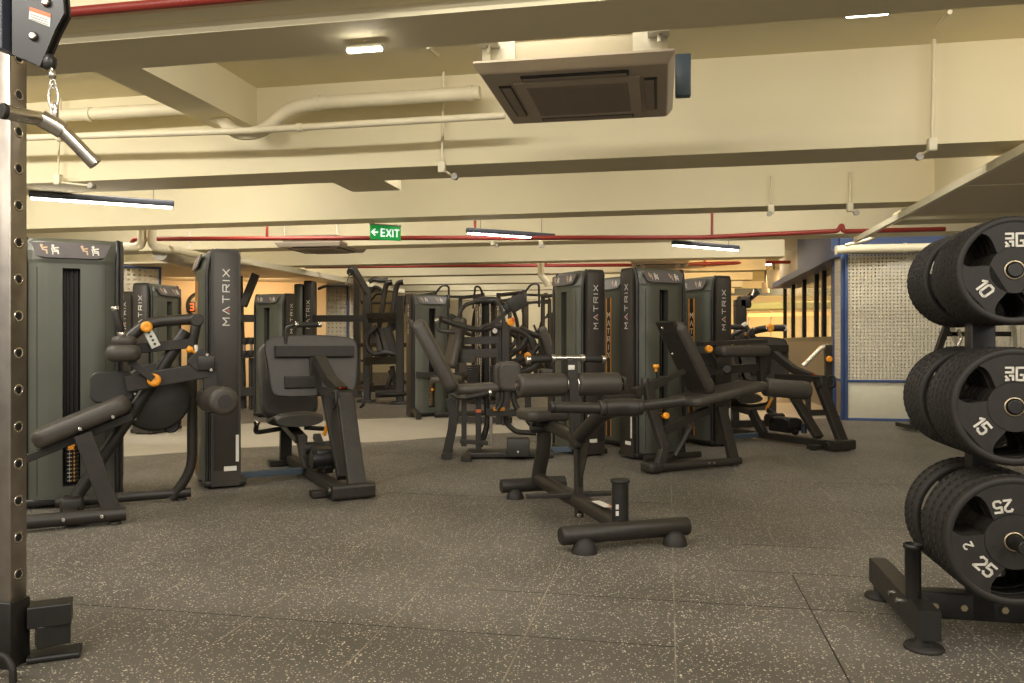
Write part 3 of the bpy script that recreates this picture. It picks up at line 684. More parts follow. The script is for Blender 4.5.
def plate_mesh(r, th, kg):
    """tri-grip plate, face towards -y, centre at the origin, back face at y = th"""
    m = mtx((0, 0, 0), x=(1, 0, 0), y=(0, 0, 1)); seg = 200; hr = .026
    T = {}
    mb = MB(); o = []
    def ring(rr, y): return [V((rr * math.cos(2 * PI * k / seg), y, rr * math.sin(2 * PI * k / seg))) for k in range(seg)]
    # rim with rounded, ribbed tread
    prof = [(r * .865, .004), (r * .885, .0), (r * .945, .0), (r * .975, th * .10), (r * .99, th * .30)]
    R = [ring(a, b) for a, b in prof]
    def tread(k, y): 
        rr = r * (1.0 if (k // 2 + (0 if y < .5 else 1)) % 2 else .958); a = 2 * PI * k / seg; return V((rr * math.cos(a), th * y, rr * math.sin(a)))
    for y in (.36, .49, .51, .64): R.append([tread(k, y) for k in range(seg)])
    R += [ring(a, b) for a, b in ((r * .99, th * .70), (r * .975, th * .9), (r * .945, th), (r * .885, th), (r * .865, th - .004))]
    R.append(R[0]); mb.rings(R[:5], True, False); mb.rings(R[4:10], False, False); mb.rings(R[9:], True, False)
    T['tread_rim'] = ('rubber', mb)
    # web: hub ring and three arms joined to the rim
    def web(r0, r1, a0, a1, y0, y1, n):
        f = []
        for k in range(n + 1):
            a = a0 + (a1 - a0) * k / n; f.append(a)
        R = []
        for a in f:
            R.append([V((r0 * math.cos(a), y0, r0 * math.sin(a))), V((r1 * math.cos(a), y0, r1 * math.sin(a))), V((r1 * math.cos(a), y1, r1 * math.sin(a))), V((r0 * math.cos(a), y1, r0 * math.sin(a)))])
        return R
    wb = MB(); hub = r * .42
    R = web(hr, hub, 0, 2 * PI * (1 - 1e-5), .003, th - .003, 48); wb.rings(R, False, False)
    for base in (90, 210, 330):
        R = []
        for k in range(7):
            t = k / 6; rad = hub * .97 + (r * .88 - hub * .97) * t
            half = math.radians(43 - 13 * math.sin(t * PI * .5) + 9 * t ** 3)
            row = []
            for j in range(9):
                a = math.radians(base) - half + 2 * half * j / 8; row.append((rad * math.cos(a), rad * math.sin(a)))
            R.append([V((x, .003, z)) for x, z in row] + [V((x, th - .003, z)) for x, z in row[::-1]])
        wb.rings(R, False)
    T['web'] = ('rubber', wb)
    hb = MB(); R = [[V((rr * math.cos(2 * PI * k / 36), y, rr * math.sin(2 * PI * k / 36))) for k in range(36)] for rr, y in ((hr + .003, 0), (hr + .007, 0), (hr + .007, th), (hr + .003, th), (hr + .003, 0))]
    hb.rings(R, True, False); T['hub_ring'] = ('brass', hb)
    lt = MB()
    lm = lambda ang, rad, rot: mtx((rad * math.cos(ang), .0028, rad * math.sin(ang)), x=(math.cos(rot), 0, math.sin(rot)), y=(-math.sin(rot), 0, math.cos(rot)))
    h = .042
    def num(key, tx, deg, rotdeg, hh=h, rr=None):
        T[key] = ('white_ink', MB()); rad = rr or r * .6; word(T[key][1], tx, lm(math.radians(deg), rad, math.radians(rotdeg)), hh, .19, .28, .0018, .85)
    if kg == 25:
        num('number', '25', 107, 190, .038, r * .55); num('half_number', '2', 188, 120, .028, r * .65); num('big_number', '25', 224, -42, .042, r * .57)
    else:
        num('number', str(kg), 213, -52, .041, r * .6)
        mm = lm(math.radians(90), r * .55, 0)
        for dx, key in ((-.0165, 'logoR'), (.0175, 'logoG')):
            for ln in LETR[key]: lt.stroke([[(dx - .0115 + a * .030, -.021 + b * .042) for a, b in ln]], mm, .007, .0018)
    if lt.v: T['logo'] = ('white_ink', lt)
    # a raised ridge round each arm edge
    return {k: (c, b.mesh(k)) for k, (c, b) in T.items()}
NUMW = {1: 'first', 2: 'second', 3: 'third', 4: 'fourth', 5: 'fifth', 6: 'sixth', 7: 'seventh'}
for z, r, kg in hubs:
    lvl = {10: 'top', 15: 'middle', 25: 'bottom'}[kg]
    nf, nb_ = {10: (7, 6), 15: (6, 5), 25: (4, 2)}[kg]
    th = .268 / nf
    pm = plate_mesh(r, th - .0015, kg)
    for k, (c, me) in pm.items(): me.materials.append(M[c])
    for side, n in (('front', nf), ('rear', nb_)):
        for i in range(n):
            y = i * th if side == 'front' else PY + .042 + i * th
            p = PT.o + PT.e1 * 0 + PT.e2 * y
            if side == 'front' and i == 0:
                lab = {10: 'black tri-grip plate marked 10 facing out on the top peg', 15: 'black tri-grip plate marked 15 facing out on the middle peg', 25: 'black tri-grip plate marked 25 facing out on the bottom peg'}[kg]
            else:
                lab = f'black ribbed plate, {NUMW[i + 1]} from the {"front" if side == "front" else "post"} in the {"front" if side == "front" else "rear"} stack of the {lvl} level'
            t = thing('weight_plate', lab, 'weight plate', (p.x, p.y, z), PT.yaw, f'weight plates on the {lvl} level')
            t.rotation_euler = (0, 0 if (i == 0 and side == 'front') else random.choice((-.05, .03, .06, 0, -.03)), PT.yaw)
            for k, (c, me) in pm.items():
                if ('number' in k or k == 'logo') and not (side == 'front' and i == 0): continue
                inst(k, me, t)

# ================================================================== pulley column at left edge
PC = Frame(-1.682, 2.68, math.atan2(-.0134, .069) if False else math.radians(-11))
pc = thing('pulley_column', 'brushed steel pulley column with round holes standing at the left edge', 'cable machine', (PC.o.x, PC.o.y, 0), PC.yaw)
up = MB(); up.box((-.0375, .0375, 1.15), (.075, .075, 1.86), bev=.006); upo = up.build('upright', 'steel', pc)
for k in range(16):
    z = 2.062 - k * .1252
    o = MB(); o.lathe([(.013, 0), (.013, .0015), (.020, .0015), (.020, 0), (.020, -.001)], mtx((0.0001, .037, z), z=(1, 0, 0)), 18); o.build('hole_bushing', 'chrome', upo)
    MB().cyl((.0002, .037, z), (.0012, .037, z), .0135, seg=16).build('hole', 'black', upo)
sh = MB(); sh.box((-.0375, .0375, .114), (.088, .088, .222), bev=.005); sh.build('base_shoe', 'black', pc)
p0 = PC.loc(V((-1.668, 2.76, .155))); p1 = PC.loc(V((-1.548, 2.815, .155)))
mb = MB(); mb.bar(p0, p1, .085, .075, bev=.005); mb.bar(p0 + V((.03, 0, -.07)), p1 + V((-.012, 0, -.07)), .06, .075, bev=.003); mb.build('foot_beam', 'black', pc)
q = MB(); q.bar(V((p0.x, p0.y - .0, .012)) , V((p1.x + .025, p1.y + .012, .012)), .10, .022, bev=.008); q.build('foot_plate', 'black', pc)
MB().tube([PC.loc(at(-8, 654, 2.6)), PC.loc(at(6, 656, 2.6)), PC.loc(at(13, 668, 2.58)), PC.loc(at(13, 690, 2.58))], .011, 10, .02).build('foot_loop', 'rubber', pc)
# pulley housing
hp = [(12, 6), (12, 54), (40, 66), (55, 30), (64, 13), (62, -14), (12, -14)]
pts = [PC.loc(at(a, b, 2.56)) for a, b in hp]
o_ = pts[1]; hm = mtx((0, 0, 0), x=PC.loc(at(400, 54, 2.56)) - PC.loc(at(12, 54, 2.56)), y=(0, 0, 1))
inv = hm.inverted(); zz = (inv @ pts[0]).z
mb = MB(); mb.prism([((inv @ p).x, (inv @ p).y) for p in pts], hm @ Matrix.Translation((0, 0, zz)), -.012); ho = mb.build('pulley_housing', 'black', pc)
mb = MB(); mb.prism([((inv @ p).x, (inv @ p).y) for p in pts], hm @ Matrix.Translation((0, 0, zz - .03)), -.012); mb.build('housing_plate', 'black', pc)
a, b = PC.loc(at(7, 52, 2.58)), PC.loc(at(7, -14, 2.58)); MB().bar(a, b, .030, .075, up=(0, 1, 0), bev=.004).build('housing_lip', 'lamp_body', pc)
def onface(px, py, dz=.001): q = inv @ PC.loc(at(px, py, 2.555)); return hm @ V((q.x, q.y, zz + dz))
stk = [inv @ PC.loc(at(px, py, 2.56)) for px, py in ((30, 7), (51, 14), (50, 27), (29, 19))]
MB().prism([(p.x, p.y) for p in stk], hm @ Matrix.Translation((0, 0, zz)), .0015).build('warning_label', 'sticker', ho)
stk = [inv @ PC.loc(at(px, py, 2.56)) for px, py in ((30, 7), (51, 14), (50.7, 18), (29.7, 11))]
MB().prism([(p.x, p.y) for p in stk], hm @ Matrix.Translation((0, 0, zz)), .0022).build('label_header', 'redorange', ho)
for k in range(3):
    lnp = [inv @ PC.loc(at(px, py + k * 2.4, 2.56)) for px, py in ((31, 14), (48, 19.8), (48, 20.5), (31, 14.7))]
    MB().prism([(p.x, p.y) for p in lnp], hm @ Matrix.Translation((0, 0, zz)), .0020).build('label_text', 'placard', ho)
for px, py in ((33, 36), (46, 2)):
    c = onface(px, py); MB().cyl(c, c + hm.to_3x3() @ V((0, 0, .012)), .0145, .012, 18, .003).build('bolt', 'chrome', ho)
c = PC.loc(at(30, -2, 2.60)); nrm = hm.to_3x3() @ V((0, 0, 1)); MB().cyl(c - nrm * .012, c + nrm * .012, .10, seg=30, e=.004).build('pulley_wheel', 'black', pc)
# lat bar hanging on a carabiner
hk = at(55, 122, 2.55)
lb = thing('pulldown_bar', 'angled chrome pulldown bar hanging from a carabiner on the pulley column', 'bar', hk, 0)
def h_(px, py, Y=2.55): return at(px, py, Y) - V(hk)
MB().lathe([(.016, 0), (.020, .01), (.020, .03), (.010, .042)], Matrix.Translation(h_(50, 68)), 18).build('cable_stop', 'black', lb)
mb = MB(); mb.tube([h_(51, 62), h_(52, 70), h_(52, 76)], .006, 8); mb.lathe([(.004, 0), (.011, .004), (.011, .020), (.006, .026)], Matrix.Translation(h_(52.5, 79)), 14); mb.build('swivel', 'chrome', lb)
def ring(mb, c, rx, rz, ax, r, n=26):
    pts = [c + V(ax) * (rx * math.cos(2 * PI * k / n)) + V((0, 0, rz * math.sin(2 * PI * k / n))) for k in range(n + 1)]
    return mb.tube(pts, r, 8, 0)
mb = MB(); ring(mb, h_(53, 84), .008, .014, (.8, .6, 0), .0032); ring(mb, h_(53.5, 97), .013, .040, (1, .25, 0), .0042); mb.build('carabiner', 'chrome', lb)
mb = MB(); mb.box(h_(54.5, 112), (.022, .018, .05), bev=.005); ring(mb, h_(54.5, 108), .010, .016, (0, 1, 0), .0035); mb.build('hanger_eye', 'chrome', lb)
gA = [h_(2, 111, 2.42), h_(24, 116, 2.47), h_(42, 119, 2.53)]
MB().tube(gA, .0225, 18, 0).build('grip', 'chrome', lb)
MB().cyl(h_(1, 110.8, 2.417), h_(6.5, 112, 2.43), .0245, seg=20, e=.003).build('end_cap', 'rubber', lb)
MB().tube([h_(41, 118.5, 2.53), h_(52, 124, 2.545), h_(63, 131, 2.56)], .0285, 18, .03).build('centre_sleeve', 'chrome', lb)
MB().tube([h_(61, 129.5, 2.56), h_(70, 138, 2.57), h_(95.5, 164.5, 2.60)], .0215, 18, .03).build('grip', 'chrome', lb)
# ================================================================== machine helpers
def knob(name, parent, p, ax, r=.028, L=.03, m='orange'):
    """round hand knob with a collar"""
    p = V(p); ax = V(ax).normalized()
    mb = MB(); mb.lathe([(r * .45, -L), (r * .5, 0), (r, .004), (r * 1.04, L * .5), (r * .9, L), (r * .45, L * 1.02), (.002, L * .9)], mtx(p, z=ax), 18)
    return mb.build(name, m, parent)
def bolts(parent, pts, ax, r=.011, m='chrome'):
    for p in pts: MB().cyl(p, V(p) + V(ax) * .010, r, r * .8, 10, .002).build('bolt', m, parent)
def pad(name, parent, c, xd, yd, w, l, t, r=.05, e=.03, m='vinyl', crown=0.0):
    return MB().cushion(mtx(c, x=xd, y=yd), w, l, t, r, e, crown=crown).build(name, m, parent)
def roller(name, parent, p0, p1, r, m='vinyl', axle=True):
    p0 = V(p0); p1 = V(p1); L = (p1 - p0).length; e = min(r * .3, L * .2)
    prof = [(r * .25, 0), (r * .7, .0), (r * .9, e * .25), (r * .985, e * .7), (r, e), (r, L - e), (r * .985, L - e * .7), (r * .9, L - e * .25), (r * .7, L), (r * .25, L)]
    o = MB().lathe(prof, mtx(p0, z=p1 - p0), 30).build(name, m, parent)
    d = (p1 - p0).normalized()
    MB().cyl(p0 - d * .006, p0 + d * .004, r * .45, seg=20).build('end_cap', 'plastic', o); MB().cyl(p1 - d * .004, p1 + d * .006, r * .45, seg=20).build('end_cap', 'plastic', o)
    return o
def grip(name, parent, p0, p1, r=.019, tips=(1, 1)):
    p0 = V(p0); p1 = V(p1); d = (p1 - p0).normalized()
    o = MB().cyl(p0, p1, r, seg=18, e=.004).build(name, 'rubber', parent)
    if tips[0]: MB().cyl(p0 - d * .028, p0, r * 1.06, seg=18, e=.005).build('chrome_tip', 'chrome', o)
    if tips[1]: MB().cyl(p1, p1 + d * .028, r * 1.06, seg=18, e=.005).build('chrome_tip', 'chrome', o)
    return o
X1, Y1 = V((1, 0, 0)), V((0, 1, 0))
def foot_pads(parent, pts, r=.035):
    for x, y in pts: MB().lathe([(r, 0), (r, .010), (r * .8, .016)], Matrix.Translation((x, y, 0)), 16).build('rubber_foot', 'rubber', parent)

# ================================================================== leg curl at far left
f = Frame(-2.34, 4.85, TH)
m1 = thing('leg_curl_machine', 'dark leg curl machine in front of the tall tower at the far left', 'gym machine', (f.o.x, f.o.y, 0), TH)
tower(m1, tower_at(f, -2.95, 5.37, math.radians(24)), FRONT_ONLY)
mb = MB(); mb.tube([(-1.05, 0, .058), (0, 0, .058)], .042, 14); fr = mb.build('front_rail', 'frame', m1)
bolts(fr, [(-.33, -.042, .06), (-.13, -.042, .06)], (0, -1, 0), .014); foot_pads(fr, [(-.06, 0), (-.9, 0)])
mb = MB(); mb.tube([(-.40, .60, .052), (.42, .60, .052)], .034, 14); rr = mb.build('rear_rail', 'frame', m1); foot_pads(rr, [(.36, .6), (-.3, .6)])
MB().bar((-.30, -.0, .05), (-.30, .60, .05), .08, .06).build('base_crossbar', 'frame', m1)
b0 = f.s(72, 508, .32); MB().box((b0.x, .32, .07), (.13, .15, .13), bev=.02).build('base_block', 'frame', m1)
MB().tube([f.s(74, 500, .36), f.s(186, 331, .36)], .040, 14).build('diagonal_tube', 'frame', m1)
MB().tube([f.s(197, 321, .55), f.s(192, 345, .55), f.s(192, 470, .58), f.s(171, 499, .60)], .033, 14, .18).build('rear_upright', 'frame', m1)
MB().bar(f.s(83, 434, .03), f.s(113, 514, .0), .10, .055, up=Y1).build('seat_post', 'frame', m1)
pA, pB = f.s(33, 441, .19), f.s(130, 401, .19)
MB().bar(f.s(8, 466, .19), f.s(132, 416, .19), .06, .05).build('seat_beam', 'frame', m1)
st = pad('seat', m1, (pA + pB) / 2 + V((0, .02, .0)), pB - pA, Y1, (pB - pA).length, .36, .105, .09, .04)
bolts(st, [f.s(80, 429, .0), f.s(113, 417, .0)], (0, -1, 0), .013)
ar = MB().bar(f.s(126, 384, .22), f.s(206, 370, .22), .06, .105, bev=.008).build('lever_arm', 'frame', m1)
pad('side_shield', m1, f.s(112, 387, .30), X1, ZAX, .25, .20, .035, .05, .012, 'plastic')
cd = MB(); c = f.s(155, 397, .44); cd.lathe([(.03, -.035), (.205, -.035), (.225, -.02), (.225, .02), (.20, .035), (.03, .035)], mtx(c, z=Y1), 36); cdo = cd.build('cam_cover', 'plastic', m1)
bolts(cdo, [f.s(146, 400, .40), f.s(135, 394, .40), f.s(135, 419, .40)], (0, -1, 0), .012)
MB().cyl(f.s(171, 425, .50), f.s(171, 425, .56), .055, seg=20, e=.01).build('pulley', 'black', m1)
tt = [f.s(128, 339, .22), f.s(143, 326, .22), f.s(157, 321.5, .22), f.s(194, 319, .22)]
MB().tube(tt, .036, 14, .10).build('upper_tube', 'frame', m1)
MB().cyl(f.s(197, 320, .14), f.s(197, 320, .30), .042, seg=22, e=.008).build('pivot_joint', 'frame', m1)
MB().bar(f.s(133, 349, .33), f.s(193, 343, .33), .05, .065).build('adjuster_bar', 'frame', m1)
pl = MB(); pl.bar(f.s(147, 330, .24), f.s(156, 347, .24), .010, .06, up=X1); plo = pl.build('adjuster_sector', 'galv', m1)
for t in (.15, .38, .6, .82): c = f.s(147 + 9 * t + .5, 330 + 17 * t, .228); MB().cyl(c, c + V((0, .01, 0)), .008, seg=10).build('sector_hole', 'black', plo)
lp = pad('lap_pad', m1, f.s(123, 353, .21), X1, Y1, .20, .36, .105, .07, .045)
pad('lap_pad_top', m1, f.s(124, 341.5, .22), X1, Y1, .145, .30, .07, .06, .03)
ha = MB().bar(f.s(130, 361, .16), f.s(153, 379, .16), .05, .045).build('pad_arm', 'frame', m1)
grip('handle', m1, f.s(121, 332, .12), f.s(115.5, 311, .12), .023)
MB().tube([f.s(124, 345, .12), f.s(121, 331, .12)], .016, 10).build('handle_stem', 'chrome', m1)
knob('pivot_knob', m1, f.s(154, 380, .17), (0, -1, 0), .040, .03)
knob('pull_knob', m1, f.s(146.5, 327, .165), (0, -1, 0), .034, .03)
knob('pop_pin', m1, f.s(192, 351, .2), f.s(187, 348, .2) - f.s(192, 351, .2), .022, .035)
MB().cyl(f.s(196, 345, .2), f.s(196.5, 354, .2), .012, seg=10).build('pin_barrel', 'sticker', m1)
br = MB(); br.bar(f.s(192, 366, .2), f.s(206, 352, .2), .05, .09); br.box(f.s(206, 363, .2), (.11, .07, .10), bev=.01); bro = br.build('arm_bracket', 'frame', m1)
bolts(bro, [f.s(207, 355, .16), f.s(211, 370, .16)], (0, -1, 0), .013)
MB().bar(f.s(209, 362, .22), f.s(211, 398, .22), .09, .05, up=Y1).build('roller_hanger', 'frame', m1)
q0 = f.s(211, 399, .24); roller('ankle_roller', m1, q0 + V((-.0, .10, .0)), q0 + V((.055, -.26, 0)), .092)

# ================================================================== leg press left of centre (also used for the one at right)
f = Frame(-1.13, 5.57, TH)
m2 = thing('leg_press_machine', 'leg press machine with big foot plate beside the slim tower at left', 'gym machine', (f.o.x, f.o.y, 0), TH)
tower(m2, tower_at(f, -2.148, 6.288, TH + PI / 2), REAR_ONLY)
MB().bar((-.02, 0, .06), (-.02, 1.80, .06), .085, .07).build('main_beam', 'frame', m2)
fb = MB(); fb.bar((-.10, 0, .06), (.20, 0, .06), .14, .10, bev=.02); fb.bar((-.20, .15, .03), (-.02, .15, .03), .10, .04); fbo = fb.build('front_foot', 'frame', m2)
MB().cyl((-.12, .02, .06), (.22, .02, .06), .035, seg=18, e=.006).build('pivot_shaft', 'black', fbo); foot_pads(fbo, [(-.16, .15), (.14, 0)])
rb = MB(); rb.bar((-.20, 1.76, .03), (.18, 1.76, .03), .12, .045); rbo = rb.build('rear_foot', 'frame', m2); foot_pads(rbo, [(-.15, 1.76), (.13, 1.76)])
MB().bar((-.06, 1.75, .05), (-.06, 1.70, .52), .10, .06, up=Y1).build('rear_post', 'frame', m2)
MB().bar((.085, -.01, .07), (.085, .306, .70), .125, .06, up=Y1, bev=.008).build('front_link', 'frame', m2)
MB().bar((.085, .30, .10), (.085, .80, .70), .115, .055, up=Y1, bev=.008).build('rear_link', 'frame', m2)
fl_ = MB(); fl_.bar((.02, .26, .715), (.02, .84, .715), .03, .06); fl_.bar((.15, .26, .715), (.15, .84, .715), .03, .06); fl_.cyl((-.0, .31, .71), (.17, .31, .71), .03, seg=16); fl_.cyl((-.0, .80, .71), (.17, .80, .71), .03, seg=16)
lk = fl_.build('top_link', 'frame', m2)
for x in (-.015, .185):
    MB().tube([(x, .28, .73), (x, .18, .74), (x, .17, .64), (x, .24, .62)], .011, 8, .03).build('link_bracket', 'black', lk); MB().box((.085, .36, .755), (.05, .03, .012), bev=.003).build('warning_tag', 'redorange', lk)
MB().path([(.085, .40, .73), (.06, .62, .80), (.03, .86, .96)], .09, .075, up=ZAX).build('carriage_arm', 'frame', m2)
pc_ = V((.01, 1.02, .905)); pt_ = V((0, .16, 1)).normalized()
o = MB(); out = [(-.30, -.25), (.28, -.25), (.345, -.19), (.375, .14), (.355, .21), (.27, .235), (0, .25), (-.27, .235), (-.355, .21), (-.375, .14), (-.35, .0), (-.335, -.18)]
def smooth_poly(pts, it=2):
    for _ in range(it):
        q = []
        for i in range(len(pts)):
            a, b = pts[i], pts[(i + 1) % len(pts)]; q += [(a[0] * .78 + b[0] * .22, a[1] * .78 + b[1] * .22), (a[0] * .22 + b[0] * .78, a[1] * .22 + b[1] * .78)]
        pts = q
    return pts
pm_ = mtx(pc_, x=X1, y=pt_); o.prism(smooth_poly(out), pm_, .028); po = o.build('foot_plate', 'plate_grey', m2)
def ringpoly(pts, m, w, t):
    mb = MB(); inn = [(x * (1 - w / .37), y * (1 - w / .25)) for x, y in pts]; n = len(pts)
    R = [[m @ V((x, y, 0)) for x, y in pts], [m @ V((x, y, t)) for x, y in pts], [m @ V((x, y, t)) for x, y in inn], [m @ V((x, y, 0)) for x, y in inn]]
    R.append(R[0]); return mb.rings(R, False, False)
ringpoly(smooth_poly(out), pm_ @ Matrix.Translation((0, 0, -.004)), .008, .036).build('plate_edging', 'black', po)
tb = MB(); tb.bar((-.29, .985, 1.02), (.34, .985, 1.02), .06, .09, bev=.008); tb.bar((.03, .985, .99), (.03, .985, .70), .10, .04, up=Y1); tb.build('t_beam', 'frame', m2)
MB().bar((-.22, .97, .775), (.02, .97, .775), .06, .095, bev=.01).build('stop_pad', 'frame', m2)
hb = MB(); hb.tube([(-.20, 1.03, 1.08), (-.20, 1.03, 1.20), (-.14, 1.03, 1.235), (-.10, 1.03, 1.235)], .016, 12, .06); hbo = hb.build('handle_tube', 'frame', m2)
grip('handle', m2, (-.10, 1.03, 1.235), (.06, 1.03, 1.237), .022)
bx, by = V((1, 0, 0)), V((0, .36, 1)).normalized()
pad('backrest', m2, (-.06, 1.66, .76), bx, by, .50, .70, .11, .13, .045)
mb = MB(); mb.rings([[V((x, y, .39 + .05 * abs(x / .24) ** 2 * 0 + z)) for x, y, z in [(sx * w, yy, zz) for sx in (-1, 1) for yy, zz in ((1.15, .03), (1.60, .0))][:0] or [(0, 0, 0)] * 3]] * 2) if False else None
S = []
for k in range(13):                     # saddle shaped seat: raised front lip
    y = 1.14 + k * .04; h = .475 + .05 * math.exp(-((y - 1.22) / .09) ** 2); w = .19 + .03 * math.sin(PI * k / 12)
    S.append([V((-.06 + x * (1.0), y, h - .05 + zz)) for x, zz in [(w * math.cos(a), .048 * math.sin(a) * (1 if abs(math.cos(a)) < .97 else 1)) for a in [2 * PI * j / 20 for j in range(20)]]])
MB().rings(S, True).build('seat', 'vinyl', m2)
MB().bar((-.06, 1.10, .30), (-.06, 1.72, .38), .10, .06).build('seat_rail', 'frame', m2)
MB().path([(-.04, .95, .07), (-.05, 1.05, .20), (-.06, 1.12, .32)], .09, .07, up=X1).build('seat_support', 'frame', m2)
for sx in (-1, 1):
    hh = MB(); hh.tube([(-.06 + sx * .10, 1.45, .36), (-.06 + sx * .30, 1.42, .34), (-.06 + sx * .34, 1.22, .38), (-.06 + sx * .34, 1.16, .44)], .020, 12, .08); ho_ = hh.build('side_handle', 'frame', m2)
    MB().cyl((-.06 + sx * .34, 1.163, .435), (-.06 + sx * .34, 1.153, .465), .026, seg=16, e=.006).build('chrome_tip', 'chrome', ho_)
MB().bar((.12, 1.08, .33), (.15, 1.02, .46), .02, .03).build('release_lever', 'orange', m2)
gb = MB(); gb.box((.02, .72, .20), (.16, .30, .16), bev=.02); gb.cyl((-.09, .62, .20), (.13, .62, .20), .07, seg=22); gb.cyl((-.09, .85, .26), (.13, .85, .26), .05, seg=20); gb.bar((.03, .55, .12), (.03, .95, .34), .06, .05); gb.build('linkage_block', 'black', m2)
MB().cyl((.11, .52, .12), (.11, .52, .22), .03, seg=16).build('shock_absorber', 'lamp_body', m2)
MB().bar((-.85, 1.02, .06), (-.05, 1.02, .06), .05, .05).build('tower_link', 'grey_blue', m2)

# ================================================================== inner thigh machine in the centre
f = Frame(-.61, 7.5, math.radians(2))
m3 = thing('thigh_machine', 'seated thigh machine with tall reclined backrest left of the central towers', 'gym machine', (f.o.x, f.o.y, 0), f.yaw)
tower(m3, tower_at(f, .575, 7.887, TH - PI / 2), FRONT_ONLY)
fb = MB(); fb.bar((-.0, -.06, .03), (-.0, .36, .03), .10, .045); fbo = fb.build('rear_foot', 'frame', m3); foot_pads(fbo, [(0, -.02), (0, .32)])
MB().path([f.s(447, 453, .12), f.s(452, 430, .12), f.s(454, 413, .12), f.s(449, 398, .12)], .085, .06, up=Y1).build('rear_post', 'frame', m3)
a_, b_ = f.s(418, 322, .12), f.s(454, 390, .12)
d_ = (b_ - a_); pad('backrest', m3, (a_ + b_) / 2, Y1, -d_, .40, d_.length * 1.03, .12, .08, .04)
MB().bar(a_ + V((-.075, 0, .02)), b_ + V((-.075, 0, .02)), .30, .02, up=V((1, 0, .5)), bev=.004).build('back_plate', 'frame', m3)
pad('seat', m3, f.s(480, 388, .12), f.s(500, 386.5, .12) - f.s(460, 389, .12), Y1, .46, .40, .085, .09, .036)
for b in (-.13, .37):
    g0, g1 = f.s(466, 398, b), f.s(489, 393, b)
    grip('seat_handle', m3, g0, g1, .026, (0, 1))
    MB().tube([f.s(452, 394, b), f.s(458, 398, b), g0], .02, 10, .05).build('handle_tube', 'frame', m3)
for i, (px, y0, y1, w) in enumerate(((478.5, 398, 449, .055), (491, 408, 446, .03), (464, 396, 446, .05))):
    MB().bar(f.s(px, y0, .12), f.s(px, y1, .12), w, w, up=Y1).build('support_post', 'frame' if i != 1 else 'cable', m3)
ca = MB(); ca.tube([f.s(486, 395, .2), f.s(488, 425, .2), f.s(480, 446, .2)], .03, 12, .12); ca.build('curved_brace', 'frame', m3)
MB().bar(f.s(460, 441, .12), f.s(488, 443, .12), .06, .04).build('lower_brace', 'frame', m3)
MB().box(f.s(478.5, 411, .08), (.05, .012, .03), bev=.002).build('warning_label', 'redorange', m3)
bp = MB(); bp.bar((.22, .10, .035), (1.0, .10, .035), .26, .05, bev=.012); bp.bar((.18, -.2, .025), (.24, .4, .025), .09, .04); bpo = bp.build('base_plate', 'frame', m3)
foot_pads(bpo, [(.2, -.16), (.24, .36)])
MB().box((f.s(518, 452, -.05).x, -.05, .115), (.21, .16, .17), bev=.012).build('stack_box', 'plastic', m3)
c = f.s(518, 452, -.13); bolts(m3, [c], (0, -1, 0), .016)
MB().bar(f.s(486, 412, .12), f.s(541, 413, .12), .07, .07).build('lever_beam', 'frame', m3)
MB().box(f.s(499, 409, .07), (.11, .012, .035), bev=.002).build('orange_band', 'orange', m3)
for i, b in enumerate((-.05, .12)):
    pad('knee_pad', m3, f.s(510 - i * 5, 376.5, b), X1, ZAX, .22, .28, .11, .07, .035)
for i, (pp, b) in enumerate((([(502, 390), (502, 402), (497, 410)], .0), ([(513, 390), (514, 402), (518, 410), (524, 411)], .0), ([(505, 415), (507, 424), (516, 432), (536, 433)], .25), ([(525, 412), (529, 424), (541, 430)], .1))):
    MB().tube([f.s(x, y, b) for x, y in pp], .026, 12, .10).build('pad_tube', 'frame', m3)
MB().bar((1.0, .25, .05), (1.38, .25, .05), .05, .05).build('tower_link', 'grey_blue', m3)

# ================================================================== abdominal bench in the foreground
TB = math.radians(18); f = Frame(.606, 4.29, TB)
m4 = thing('abdominal_bench', 'free standing bench with two leg rollers in the centre foreground', 'exercise bench', (f.o.x, f.o.y, 0), TB)
ft = MB().cyl((-.37, 0, .085), (.38, 0, .085), .050, seg=28, e=.008).build('front_tube', 'frame', m4)
for x in (-.255, .275): MB().dome((x, -.045, 0), .068, .078).build('rubber_foot', 'rubber', ft)
MB().cyl((-.372, 0, .085), (-.368, 0, .085), .042, seg=24).build('end_plug', 'black', ft)
rt = MB().cyl((-.24, 1.47, .085), (.24, 1.47, .085), .050, seg=28, e=.008).build('rear_tube', 'frame', m4)
for x in (-.15, .16): MB().dome((x, 1.43, 0), .062, .07).build('rubber_foot', 'rubber', rt)
MB().tube([(0, .02, .10), (0, .45, .12), (0, 1.22, .135), (0, 1.38, .15)], .048, 18, .1).build('spine', 'frame', m4)
MB().tube([(0, 1.37, .11), (0, 1.35, .20), (.005, 1.27, .36), (0, 1.25, .50)], .050, 18, .15).build('seat_post', 'frame', m4)
pg = MB().cyl((.0, .06, .10), (.0, .06, .335), .046, seg=24).build('plate_peg', 'black', m4)
MB().cyl((.0, .06, .335), (.0, .06, .352), .053, seg=24, e=.004).build('peg_cap', 'rubber', pg)
for z in (.175, .21): MB().box((-.026, .0235, z), (.034, .002, .026), mtx((0, 0, 0), x=(1, 0, 0), z=(0, 0, 1))).build('sticker', 'sticker', pg)
MB().box((-.012, .27, .178), (.05, .17, .004)).build('spine_label', 'sticker', m4)
MB().box((.01, .20, .178), (.03, .025, .005)).build('label_mark', 'redorange', m4)
MB().bar((-.31, .72, .155), (.22, .66, .155), .05, .026).build('foot_bar', 'frame', m4)
b0, b1, b2 = f.s(579, 517, .63), f.s(577, 440, .65), f.s(571, 362, .69)
MB().bar(b0, f.s(578, 430, .65), .045, .05, up=Y1).build('lower_upright', 'frame', m4)
